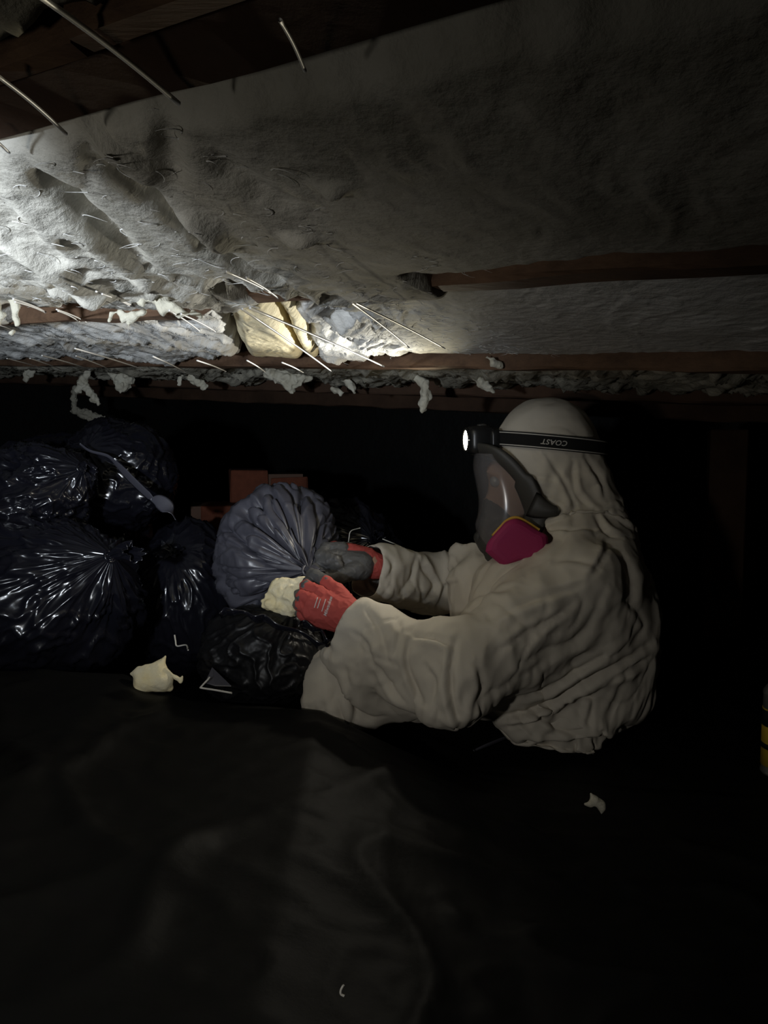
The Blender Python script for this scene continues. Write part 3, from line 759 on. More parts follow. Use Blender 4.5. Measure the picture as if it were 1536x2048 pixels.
# long folds pressed into the cloth: (polyline of points on the cloth, depth of the fold in metres, half width in metres, side of the raised lip)
FOLDS = [
 ([(911, 1280), (901, 1349), (907, 1410), (920, 1448)], .011, .009, 1), ([(900, 1290), (870, 1277), (828, 1272)], .009, .007, -1),
 ([(817, 1285), (815, 1330), (836, 1382), (852, 1408)], .008, .008, 1), ([(745, 1322), (783, 1378), (826, 1418)], .006, .007, 1),
 ([(1005, 1434), (1063, 1424), (1145, 1380), (1226, 1336), (1296, 1290)], .014, .010, 1),
 ([(1020, 1400), (1082, 1380), (1154, 1341), (1205, 1312)], .010, .009, 1),
 ([(1205, 1190), (1172, 1257), (1106, 1312), (1030, 1362)], .006, .013, -1),
 ([(970, 1192), (998, 1153), (1040, 1125)], .009, .009, 1), ([(980, 1235), (1082, 1196), (1160, 1172)], .006, .009, 1),
 ([(1055, 1282), (1096, 1243), (1145, 1210)], .006, .009, 1), ([(1000, 1300), (1060, 1262), (1120, 1232)], .005, .008, -1),
 ([(873, 1225), (887, 1177), (912, 1164)], .006, .007, -1), ([(930, 1210), (960, 1190), (1010, 1185)], .005, .008, 1),
 ([(800, 1190), (824, 1160), (830, 1118)], .008, .008, 1), ([(852, 1205), (868, 1168), (842, 1125)], .010, .009, 1),
 ([(770, 1165), (786, 1130), (772, 1105)], .005, .007, -1), ([(895, 1100), (905, 1130), (900, 1155)], .006, .007, 1),
 ([(1248, 1195), (1282, 1235), (1284, 1265), (1222, 1322)], .004, .010, 1), ([(1240, 1110), (1265, 1160), (1255, 1215)], .006, .010, -1),
 ([(1215, 1360), (1250, 1340), (1292, 1318)], .010, .009, 1), ([(1060, 1420), (1110, 1452), (1150, 1470)], .008, .008, 1),
 ([(1010, 1452), (1060, 1447), (1100, 1425)], .008, .008, -1), ([(1150, 1392), (1185, 1400), (1178, 1450)], .008, .009, 1),
 ([(1052, 953), (1090, 957), (1124, 965)], .006, .006, 1), ([(1090, 905), (1126, 960), (1148, 1010), (1134, 1032)], .007, .007, 1),
 ([(1147, 925), (1150, 979), (1178, 1012)], .007, .007, -1), ([(1170, 912), (1197, 960), (1209, 995)], .007, .007, 1),
 ([(1090, 1056), (1135, 1064), (1190, 1056)], .010, .006, 1), ([(1189, 1020), (1212, 1058), (1240, 1076)], .008, .007, -1),
 ([(1215, 1080), (1205, 1118), (1180, 1152)], .006, .008, 1), ([(1060, 1000), (1100, 992), (1130, 1005)], .004, .006, 1),
 ([(730, 1215), (760, 1262), (775, 1320)], .005, .008, 1), ([(700, 1262), (735, 1290), (745, 1330)], .005, .007, -1),
 ([(790, 1235), (800, 1270), (790, 1310)], .005, .007, 1), ([(955, 1330), (965, 1380), (950, 1420)], .006, .009, 1),
 ([(850, 1330), (870, 1365), (862, 1420)], .005, .007, -1), ([(690, 1330), (705, 1390), (712, 1438)], .006, .010, 1),
 ([(1110, 1120), (1150, 1118), (1195, 1135)], .005, .009, 1), ([(1040, 1330), (1100, 1300), (1150, 1280)], .005, .009, 1)]
NC = normals(VC_, FC_); px, py, pd = proj(VC_)
camv = np.array([0, 0, CAMZ]) - VC_; facing = (NC * camv).sum(1) > 0
disp = np.zeros(len(VC_))
for pl, dep, hw, side in FOLDS:
    q = spline(pl, 24); best = np.full(len(VC_), 1e9); sg = np.zeros(len(VC_)); tt = np.zeros(len(VC_))
    for i in range(len(q) - 1):
        a, b = q[i], q[i + 1]; ab = b - a; t = np.clip(((px - a[0]) * ab[0] + (py - a[1]) * ab[1]) / (ab @ ab), 0, 1)
        ex_, ey_ = px - a[0] - t * ab[0], py - a[1] - t * ab[1]; dd = np.hypot(ex_, ey_)
        m_ = dd < best; best = np.where(m_, dd, best); sg = np.where(m_, np.sign(ab[0] * ey_ - ab[1] * ex_), sg); tt = np.where(m_, (i + t) / (len(q) - 1), tt)
    x_ = best * pd / F * sg * side / (hw * .8)
    env = np.clip(np.sin(np.pi * np.clip(tt, .03, .97)), 0, 1) ** .5
    disp += np.where(facing, (-dep * np.exp(-(x_ * 1.3) ** 2) + .75 * dep * np.exp(-((x_ - 1.5) * .9) ** 2)) * env, 0)
wv = VC_ + np.stack([noise(VC_ * 7 + 3), noise(VC_ * 7 + 31), noise(VC_ * 7 + 57)], -1) * .035
def worley(p, cell, seed):
    """distance to the nearest of one jittered point per cell"""
    q = p / cell; b = np.floor(q).astype(int); best = np.full(len(p), 9.)
    for o_ in np.ndindex(3, 3, 3):
        c_ = b + np.array(o_) - 1; h = (c_[:, 0] * 73856093 ^ c_[:, 1] * 19349663 ^ c_[:, 2] * 83492791) + seed * 7919
        jx = ((h * 2654435761) % 1000003) / 1000003.; jy = ((h * 40503 + 12345) % 999983) / 999983.; jz = ((h * 97531 + 777) % 999979) / 999979.
        best = np.minimum(best, np.linalg.norm(q - c_ - np.stack([jx, jy, jz], -1), axis=1))
    return best
cr = (np.sqrt(worley(wv, .075, 1) ** 2 + .02) - .5) * .014 + (np.sqrt(worley(wv, .038, 2) ** 2 + .02) - .5) * .0065 - ridge(noise(wv * 9 + 40)) ** 7 * .0035
hoodtop = sstep(870, 940, py) + (px < 960)
disp += cr * np.clip(.5 + hoodtop, 0, 1)
VC_ = VC_ + NC * disp[:, None]
EC_ = edges_of(FC_); VC_ = laplace(VC_, EC_, 1, .12)
cov = mesh('coverall', VC_, FC_, M['suit'], person)
md = cov.modifiers.new('thick', 'SOLIDIFY'); md.thickness = .0010; md.offset = 0

# gloves: red knit backs, grey dipped palms and finger tips
def glove(name, red, grey, mlabel, cuff=None, seed=0):
    prims = red + grey
    pr = [RC(a, b) for a, b in prims]
    G = prims_grid(pr, .0020, .0028, pad=.012); V, Fs = surface_nets(G); V = laplace(V, edges_of(Fs), 1, .4)
    N = normals(V, Fs)
    V = V + N * (ridge(noise(V * 70 + seed)) ** 3 * .0014)[:, None]
    fc = V[Fs].mean(1)
    dr_ = np.min([sd_prims(fc, [p]) for p in pr[:len(red)]], axis=0); dg = np.min([sd_prims(fc, [p]) for p in pr[len(red):]], axis=0)
    gi = (dg + noise(fc * 90) * .0015 < dr_).astype(int)
    o = mesh(name, V, Fs, None, person, mats=[M['red'], M['grey']], midx=gi)
    o['label'] = mlabel
    return o, V, Fs
LG, LGV, LGF = glove('glove',
    [((735, 1246, 1.445, .030), (700, 1232, 1.45, .030)),                                          # wrist in the cuff
     ((700, 1232, 1.45, .030), (640, 1192, 1.465, .017)), ((702, 1236, 1.45, .030), (626, 1206, 1.455, .018)),
     ((702, 1238, 1.45, .028), (622, 1222, 1.458, .018)), ((704, 1243, 1.45, .026), (628, 1236, 1.468, .016)),   # back of the hand
     ((640, 1186, 1.465, .0135), (612, 1172, 1.475, .0115)), ((622, 1199, 1.455, .0130), (604, 1191, 1.462, .0115)),
     ((616, 1217, 1.457, .0128), (600, 1210, 1.464, .0112)), ((620, 1234, 1.467, .0118), (605, 1229, 1.474, .0105)),  # first finger joints
     ((700, 1222, 1.455, .024), (672, 1182, 1.475, .0165)), ((672, 1182, 1.475, .0150), (652, 1164, 1.482, .0120))],   # thumb base
    [((612, 1172, 1.475, .0112), (618, 1162, 1.502, .0102)), ((618, 1162, 1.502, .0102), (632, 1164, 1.515, .0092)),
     ((604, 1191, 1.462, .0112), (599, 1189, 1.490, .0102)), ((599, 1189, 1.490, .0102), (608, 1190, 1.510, .0092)),
     ((600, 1210, 1.464, .0110), (596, 1208, 1.490, .0100)), ((596, 1208, 1.490, .0100), (606, 1208, 1.510, .0090)),
     ((605, 1229, 1.474, .0100), (600, 1226, 1.496, .0092)), ((600, 1226, 1.496, .0092), (610, 1224, 1.512, .0082)),
     ((652, 1164, 1.482, .0118), (630, 1150, 1.500, .0112)), ((630, 1150, 1.500, .0112), (622, 1147, 1.508, .0100))],
    'red knit glove on the near hand, back of the hand with white print', seed=1)
RG, RGV, RGF = glove('glove',
    [((752, 1132, 1.700, .0288), (728, 1126, 1.695, .0300)), ((732, 1122, 1.70, .030), (700, 1108, 1.695, .024)),
     ((726, 1118, 1.708, .024), (668, 1096, 1.690, .0150)), ((728, 1128, 1.71, .024), (664, 1112, 1.702, .014))],
    [((722, 1130, 1.675, .028), (680, 1122, 1.672, .024)), ((722, 1138, 1.67, .024), (690, 1140, 1.665, .022)),        # palm
     ((684, 1096, 1.680, .0140), (652, 1096, 1.672, .0125)), ((652, 1096, 1.672, .0125), (640, 1112, 1.650, .0115)), ((640, 1112, 1.650, .0115), (662, 1116, 1.638, .0105)),   # index
     ((684, 1108, 1.672, .0130), (660, 1112, 1.655, .0122)), ((650, 1108, 1.668, .0125), (642, 1124, 1.645, .0115)), ((642, 1124, 1.645, .0115), (672, 1120, 1.632, .0105)),   # middle
     ((664, 1120, 1.682, .0125), (646, 1132, 1.655, .0115)), ((646, 1132, 1.655, .0115), (676, 1130, 1.632, .0102)),                                              # ring
     ((672, 1138, 1.680, .0115), (655, 1142, 1.655, .0105)), ((655, 1142, 1.655, .0105), (680, 1142, 1.636, .0095)),                                              # little
     ((712, 1140, 1.655, .021), (684, 1152, 1.640, .0155)), ((684, 1152, 1.640, .0150), (652, 1152, 1.632, .0125)), ((652, 1152, 1.632, .0125), (630, 1136, 1.636, .0105))],   # thumb
    'grey palmed red glove on the far hand, fingers curled at the bag knot', seed=2)

# ------------------------------------------------------------------ flat lettering laid on a surface
def lettering(name, text, parent, place, m, size=1.0, shear=0.0, bold=0.0, spacing=1.0):
    """place(x, y) -> world points for the flat text coordinates (arrays)"""
    cu = bpy.data.curves.new('t', 'FONT'); cu.body = text; cu.size = size; cu.shear = shear; cu.offset = bold; cu.space_character = spacing
    cu.align_x = 'CENTER'; cu.align_y = 'CENTER'; cu.resolution_u = 3
    o = bpy.data.objects.new('t', cu); COL.objects.link(o)
    ev = o.evaluated_get(bpy.context.evaluated_depsgraph_get()); me = ev.to_mesh()
    V = np.array([v.co[:] for v in me.vertices]); Fs = [list(p.vertices) for p in me.polygons]
    ev.to_mesh_clear(); bpy.data.objects.remove(o); bpy.data.curves.remove(cu)
    return mesh(name, place(V[:, 0], V[:, 1]), Fs, m, parent, smooth=False)
def stick(V, Fs, lift):
    """drop points given as pixels onto the camera side of a mesh: nearest vertices decide the depth"""
    vx, vy, vd = proj(V); N = normals(V, Fs); ok = (N * (np.array([0, 0, CAMZ]) - V)).sum(1) > 0
    vx, vy, vd = vx[ok], vy[ok], vd[ok]
    def f(px_, py_):
        out = []
        for a, b in zip(px_, py_):
            d2 = (vx - a) ** 2 + (vy - b) ** 2; n = np.argsort(d2)[:6]; w = 1 / (d2[n] + 2)
            out.append(P(a, b, (vd[n] * w).sum() / w.sum() - lift))
        return np.array(out)
    return f
st = stick(LGV, LGF, .0016)
def on_glove(cx, cy, ang, sc):
    c, s_ = math.cos(ang), math.sin(ang)
    return lambda x, y: st(cx + (x * c + y * s_) * sc, cy + (x * s_ - y * c) * sc)
ang = math.radians(-72)
LT = lettering('lettering', 'Milwaukee', LG, on_glove(656, 1213, ang, 1.0), M['white'], size=9.5, shear=.25, bold=.15); LT['label'] = 'white brand lettering on the back of the glove'
for dx, dy, ln in ((-8.5, -2.5, 26), (-18, -6, 20), (-24, -8, 22)):
    q = np.linspace(-.5, .5, 8); c_, s_ = math.cos(ang), math.sin(ang)
    a = st(656 + dx + q * ln * c_ - .9, 1213 + dy + q * ln * s_); b_ = st(656 + dx + q * ln * c_ + .9, 1213 + dy + q * ln * s_)
    mesh('print_line', np.concatenate([a, b_]), np.array([[i, i + 1, i + 9, i + 8] for i in range(7)]), M['white'], LG)

# ------------------------------------------------------------------ full face respirator
rp = P(1030, 1010, 1.65)
resp = root('respirator', rp, 'full face respirator with clear visor and magenta side filters, on the worker', 'respirator')
def mirror(d): return 3.30 - d
front = spline([(948, 906), (946, 935), (951, 965), (957, 1000), (955, 1030), (950, 1050), (958, 1075), (975, 1098)], 30)
side = spline([(985, 908), (1008, 930), (1030, 955), (1043, 985), (1050, 1012), (1046, 1040), (1028, 1070), (1000, 1098)], 30)
th = np.linspace(-1, 1, 33) * np.pi / 2
V = np.array([[P(side[i, 0] + (front[i, 0] - side[i, 0]) * np.cos(t) ** .8, side[i, 1] + (front[i, 1] - side[i, 1]) * np.cos(t), 1.65 - .083 * np.sin(t)) for t in th] for i in range(30)]).reshape(-1, 3)
mesh('visor', V, gridfaces(30, 33), M['visor'], resp)
loop = [(944, 903, 1.65), (962, 903, 1.605), (990, 912, 1.572), (1018, 935, 1.562), (1042, 965, 1.558), (1058, 1000, 1.556), (1066, 1030, 1.556), (1050, 1062, 1.560), (1020, 1090, 1.575), (985, 1106, 1.61), (972, 1108, 1.65)]
loop = loop + [(a, b, mirror(c_)) for a, b, c_ in loop[-2:0:-1]] + [loop[0]]
lp = spline([P(*q) for q in loop], 90); lpx = spline([(q[0], q[1]) for q in loop], 90)
wd = .0125 + .009 * sstep(960, 1060, lpx[:, 0]) * (lpx[:, 1] > 960) + .003
cen = np.array(P(1010, 1000, 1.65)); rad = lp - cen; T = np.gradient(lp, axis=0); T /= np.linalg.norm(T, axis=1)[:, None]
U = rad - T * (rad * T).sum(1)[:, None]; U[:, 1] *= .25; U /= np.linalg.norm(U, axis=1)[:, None]
v, f = tube(lp + U * .006, 0, 10, flat=(wd, np.full(90, .0065)), up=U, caps=False)
mesh('frame', v, f, M['frame'], resp)
for s, dz in ((1, 0), (-1, 0)):
    dep = 1.540 if s > 0 else mirror(1.540)
    q = spline([P(1062, 1008, dep), P(1085, 1018, dep - .006 * s), P(1106, 1022, dep - .010 * s), P(1117, 1020, dep - .010 * s)], 10)
    v, f = tube(q, 0, 8, flat=(np.array([.026, .025, .023, .020, .017, .014, .012, .011, .010, .006]), np.full(10, .005)), up=(0, 0, 1))
    mesh('strap_tab', v, f, M['frame'], resp)
# nose cup inside the visor
pr = [RC((985, 1010, 1.65, .022), (1000, 1050, 1.65, .045)), RC((1000, 1050, 1.65, .045), (985, 1080, 1.65, .035)), RC((1005, 1060, 1.60, .025), (1005, 1060, 1.70, .025))]
G = prims_grid(pr, .006, .012); V, Fs = surface_nets(G); mesh('nose_cup', V, Fs, M['frame'], resp)
pr = [RC((962, 1075, 1.65, .016), (985, 1100, 1.65, .026))]
G = prims_grid(pr, .004, .008); V, Fs = surface_nets(G); mesh('exhale_valve', V, Fs, M['frame'], resp)
def prism(outline, d0, d1, shrink):
    """chamfered plate: outline in pixels, face at depth d0, back at depth d1"""
    o = np.array(outline, float); n = 60; q = spline(np.vstack([o, o[:1]]), n + 1)[:n]; c = q.mean(0); g = np.sign(d1 - d0)
    R = [[P(*(c + (p - c) * sc), dd) for p in q] for dd, sc in ((d0, .04), (d0, .70 * shrink), (d0 + .001 * g, .86 * shrink), (d0 + .006 * g, shrink * .985), (d0 + .012 * g, 1.0), (d1 - .006 * g, 1.0), (d1, .95))]
    V = np.array(R).reshape(-1, 3); k = len(R)
    return V, gridfaces(k, n, True).tolist() + [list(range(n))[::-1], list(range((k - 1) * n, k * n))]
out = [(971, 1103), (976, 1084), (1000, 1056), (1013, 1043), (1032, 1038), (1052, 1046), (1076, 1062), (1094, 1072), (1096, 1098), (1088, 1110), (1068, 1121), (1042, 1122), (1020, 1131), (1008, 1133), (990, 1120)]
for s in (1, -1):
    D = (1.494, 1.552) if s > 0 else (mirror(1.494), mirror(1.552))
    v, f = prism(out, D[0], D[1], .95)
    fl = mesh('filter', v, f, M['pink'], resp, smooth=False)
    # yellow rim along the upper edge
    dd = D[0] + .026 * s
    q = spline([P(a, b, dd) for a, b in [(985, 1072), (1002, 1053), (1014, 1041), (1032, 1035), (1052, 1043), (1078, 1060)]], 24)
    v, f = tube(q, .0032, 8); mesh('rim', v, f, M['yellow'], fl)
    hub = [RC((1025, 1068, 1.575 if s > 0 else mirror(1.575), .024), (1025, 1068, 1.555 if s > 0 else mirror(1.555), .024))]
    G = prims_grid(hub, .004, .004); V, Fs = surface_nets(G); mesh('filter_mount', V, Fs, M['frame'], resp)

# ------------------------------------------------------------------ head torch on its strap
hl = root('head_torch', P(950, 880, 1.63), 'black head torch with a glowing lens on a striped strap round the hood', 'head torch')
def rbox(c, ax, ay, az, h, r, n=6):
    """rounded box (superellipsoid)"""
    a = np.linspace(-np.pi / 2, np.pi / 2, 20)[:, None]; b_ = np.linspace(-np.pi, np.pi, 36, endpoint=False)[None]
    pw = lambda x: np.sign(x) * np.abs(x) ** r
    X_ = np.stack(np.broadcast_arrays(pw(np.cos(a)) * pw(np.cos(b_)), pw(np.cos(a)) * pw(np.sin(b_)), pw(np.sin(a))), -1).reshape(-1, 3) * np.array(h)
    return np.asarray(c) + X_[:, :1] * ax + X_[:, 1:2] * ay + X_[:, 2:] * az, gridfaces(20, 36, True)
fx_ = np.array([-1, -.16, -.02]); fx_ /= np.linalg.norm(fx_); fz = np.array([0, 0, 1.0]); fz -= fx_ * (fz @ fx_); fz /= np.linalg.norm(fz); fy = np.cross(fz, fx_)
hc = P(960, 880, 1.63)
v, f = rbox(hc, fx_, fy, fz, (.030, .034, .030), .45); mesh('housing', v, f, M['black'], hl)
v, f = rbox(hc - fx_ * .024 , fx_, fy, fz, (.012, .040, .024), .4); mesh('bracket', v, f, M['black'], hl)
ringc = hc + fx_ * .030
a = np.linspace(0, 2 * np.pi, 33)[:, None]
q = ringc + fy * np.cos(a) * .0235 + fz * np.sin(a) * .0235
v, f = tube(q, .0032, 8, caps=False); bz = mesh('bezel', v, f, M['black'], hl)
rr = np.linspace(0, .0225, 6)[:, None]; aa = np.linspace(0, 2 * np.pi, 28, endpoint=False)[None]
V = (ringc + fx_ * (.004 * (1 - (rr / .0225) ** 2))[..., None] + fy * (rr * np.cos(aa))[..., None] + fz * (rr * np.sin(aa))[..., None]).reshape(-1, 3)
mesh('lens', V, gridfaces(6, 28, True), M['lens'], hl)
v, f = rbox(hc + fz * .030 + fx_ * -.004, fx_, fy, fz, (.010, .009, .004), .6); mesh('button', v, f, M['frame'], hl)
# strap: a band around the hood, following the cloth
def strap_ring(n=120):
    pts = []
    c0 = P(1092, 890, 1.65)
    for t in np.linspace(0, 2 * np.pi, n, endpoint=False):
        dirv = np.array([-math.cos(t), -math.sin(t) * 1.0, 0])
        # tilt: the strap drops slightly towards the back of the head
        X_ = c0 + dirv[None] * np.linspace(.05, .16, 80)[:, None]; X_[:, 2] += -.0 - (X_[:, 0] - c0[0]) * .10 + .004
        ph = Gs.sample(X_); i = np.argmax(ph > .008); pts.append(X_[i])
    p = np.array(pts)
    for _ in range(3): p = (p + np.roll(p, 1, 0) + np.roll(p, -1, 0)) / 3
    return p
sr = strap_ring(); nS = len(sr)
so = sr - sr.mean(0); so[:, 2] = 0; so /= np.linalg.norm(so, axis=1)[:, None]
up_ = np.array([0, 0, 1.0])
def band(lo, hi, off, th_):
    sec = [(lo, off), (hi, off), (hi, off + th_), (lo, off + th_)]
    V = np.stack([sr + up_ * z + so * o_ for z, o_ in sec], 1).reshape(-1, 3)
    return V, gridfaces(nS, 4, True).tolist() + [[(nS - 1) * 4 + i, i, (i + 1) % 4, (nS - 1) * 4 + (i + 1) % 4] for i in range(4)]
v, f = band(-.0155, .0155, .004, .0022); stp = mesh('strap', v, f, M['strap'], hl, smooth=False)
for lo in (-.0135, .0112):
    v, f = band(lo, lo + .0020, .0060, .0007); sp_ = mesh('stripe', v, f, M['stripe'], stp, smooth=False); sp_['label'] = 'pale reflective stripe'
srx, sry, srd = proj(sr); near = srd < 1.65
ln = np.concatenate([[0], np.cumsum(np.linalg.norm(np.diff(sr, axis=0), axis=1))])
i0 = np.where(near)[0][np.argmin(np.abs(srx[near] - 1112))]
def on_strap(x, y):
    s_ = ln[i0] + -x                       # upside down, as worn in the photograph
    w = np.stack([np.interp(s_, ln, sr[:, k]) for k in range(3)], -1); o_ = np.stack([np.interp(s_, ln, so[:, k]) for k in range(3)], -1)
    return w + up_ * (-y)[:, None] + o_ * .0068
lt = lettering('lettering', 'COAST', stp, on_strap, M['stripe'], size=.0145, shear=.3, bold=.0002, spacing=1.05); lt['label'] = 'pale brand lettering, upside down on the strap'

# ------------------------------------------------------------------ plastic sheets on the ground
def px_floor(px, py, z=0.0):
    o = np.array([0, 0, CAMZ]); r = P(px, py, 1) - o; return o + r * ((z - CAMZ) / r[2])
# the near sheet lies over a bank that falls away behind its crest
CREST = np.array([P(-700, 1335, 1.52), P(0, 1342, 1.50), P(250, 1348, 1.49), P(300, 1378, 1.475), P(380, 1402, 1.46), P(640, 1422, 1.425), P(800, 1500, 1.39), P(940, 1562, 1.355), P(1070, 1612, 1.325), P(1250, 1640, 1.28), P(1600, 1660, 1.25)])
CREST[-2:, 2] = .012
def crest_at(x): return np.interp(x, CREST[:, 0], CREST[:, 1]), np.interp(x, CREST[:, 0], np.maximum(CREST[:, 2], .012))
RIDGES = [([(-60, 1990), (235, 1880), (300, 1780), (385, 1690), (440, 1662), (500, 1648)], .016, .022),
          ([(640, 1618), (760, 1628), (880, 1648), (985, 1656)], .010, .022), ([(430, 1480), (360, 1492), (250, 1500)], .006, .016),
          ([(180, 1830), (330, 1700), (380, 1650)], .010, .030), ([(90, 1550), (160, 1540), (235, 1535)], .009, .020),
          ([(20, 1400), (100, 1418), (190, 1422)], .006, .012), ([(330, 1400), (335, 1440), (310, 1475)], .005, .012),
          ([(60, 1462), (80, 1470), (100, 1470)], .006, .008), ([(145, 1470), (165, 1462), (185, 1466)], .007, .008), ([(880, 1820), (915, 1850), (935, 1870)], .005, .012)]
xs = np.arange(-1.7, 1.15, .009); ts = np.linspace(0, 1, 170)
XX, TT = np.meshgrid(xs, ts, indexing='ij')
cy, cz = crest_at(XX + n3(XX * 3, TT, 2.) * .03)
YY = -.35 + (cy + .35) * TT
def base_near(x, y):
    cy, cz = crest_at(x); back = cy - y
    z = np.maximum(cz * (1 - .55 * sstep(0.0, 1.1, back)), .012)
    return z
ZZ = base_near(XX, YY)
d_c = cy - YY
ZZ = ZZ + (n3(XX * 2.2, YY * 2.2, 4.) * .022 + ridge(n3(XX * 3 + n3(XX * 2, YY * 2, 1.), YY * 5, 8.)) ** 4 * .014 + ridge(n3(XX * 9, YY * 16, 3.)) ** 4 * .004 + n3(XX * 30, YY * 40, 3.) * .0008) * sstep(0, .10, d_c)
for pl, hgt, wd_ in RIDGES:
    q = spline([px_floor(a, b, .10 if a < 700 else .03)[:2] for a, b in pl], 16)
    best = np.full(XX.shape, 9.); tt = np.zeros(XX.shape)
    for i in range(15):
        a, b = q[i], q[i + 1]; ab = b - a; t = np.clip(((XX - a[0]) * ab[0] + (YY - a[1]) * ab[1]) / (ab @ ab), 0, 1)
        dd = np.hypot(XX - a[0] - t * ab[0], YY - a[1] - t * ab[1]); m_ = dd < best; best = np.where(m_, dd, best); tt = np.where(m_, (i + t) / 15, tt)
    ZZ = ZZ + hgt * np.exp(-(best / wd_) ** 2) * np.clip(np.sin(np.pi * np.clip(tt, .08, .92)), 0, 1)
ZZ = np.maximum(ZZ, .008)
V = np.stack([XX, YY, ZZ], -1)
# the edge folds down behind the crest, with a free hem lying on the far sheet
drop = []
for k_, (dy, f_) in enumerate(((.006, .985), (.016, .86), (.030, .55), (.045, .22), (.062, .05), (.085, .01))):
    e = V[:, -1].copy(); e[:, 1] += dy + n3(xs * 8, k_ * .3, 6.) * .006; e[:, 2] = np.maximum(e[:, 2] * f_, .007); drop.append(e)
V = np.concatenate([V, np.stack(drop, 1)], 1)
Fs = gridfaces(V.shape[0], V.shape[1])
ns_V = V
ns = mesh('plastic_sheet', V.reshape(-1, 3), Fs, M['sheet'])
md = ns.modifiers.new('thick', 'SOLIDIFY'); md.thickness = .0015; md.offset = -1
meta(ns, 'black plastic sheet over the bank in the foreground, with a sloping back edge', 'plastic sheet', 'black plastic sheets')
xs = np.arange(-2.4, 1.9, .02); ys = np.arange(1.15, 4.2, .02); XX, YY = np.meshgrid(xs, ys, indexing='ij')
ZZ = -.004 + ridge(n3(XX * 4, YY * 5, 2.)) ** 4 * .010 + n3(XX * 3, YY * 3, 9.) * .004
# a raised fold under the worker's forearm and one beside the hip
for (a, b, h_, w_) in (((950, 1500), (1048, 1463), .020, .012), ((715, 1450), (900, 1505), .014, .03), ((700, 1442), (800, 1405), .010, .03)):
    a = px_floor(*a)[:2]; b = px_floor(*b)[:2]; ab = b - a; t = np.clip(((XX - a[0]) * ab[0] + (YY - a[1]) * ab[1]) / (ab @ ab), 0, 1)
    ZZ += h_ * np.exp(-(np.hypot(XX - a[0] - t * ab[0], YY - a[1] - t * ab[1]) / w_) ** 2)
ZZ = np.clip(ZZ, -.008, None)
def in_room(V, Fs):
    u = V[:, 0] * EU[0] + V[:, 1] * EU[1]; v = V[:, 0] * EV[0] + V[:, 1] * EV[1]
    ok = (u > -3.5) & (u < 1.78) & (v > -1.45) & (v < 3.45); Fs = Fs[ok[Fs].all(1)]
    use = np.unique(Fs); mp = np.full(len(V), -1); mp[use] = np.arange(len(use)); return V[use], mp[Fs]
fs = mesh('plastic_sheet', *in_room(np.stack([XX, YY, ZZ], -1).reshape(-1, 3), gridfaces(*XX.shape)), M['sheet'])
q = spline([px_floor(948, 1501, .012), px_floor(975, 1490, .016), px_floor(1010, 1476, .018), px_floor(1048, 1462, .014)], 20)
v, f = tube(q, 0, 8, flat=(np.interp(np.linspace(0, 1, 20), [0, .3, .8, 1], [.002, .006, .006, .003]), np.full(20, .0025)), up=(0, -.6, .8)); mesh('fold', v, f, M['bag_matt'], fs)  # paler strip added along the fold to draw its glint
meta(fs, 'black plastic sheet on the lower ground under the worker and the bin bags', 'plastic sheet', 'black plastic sheets')

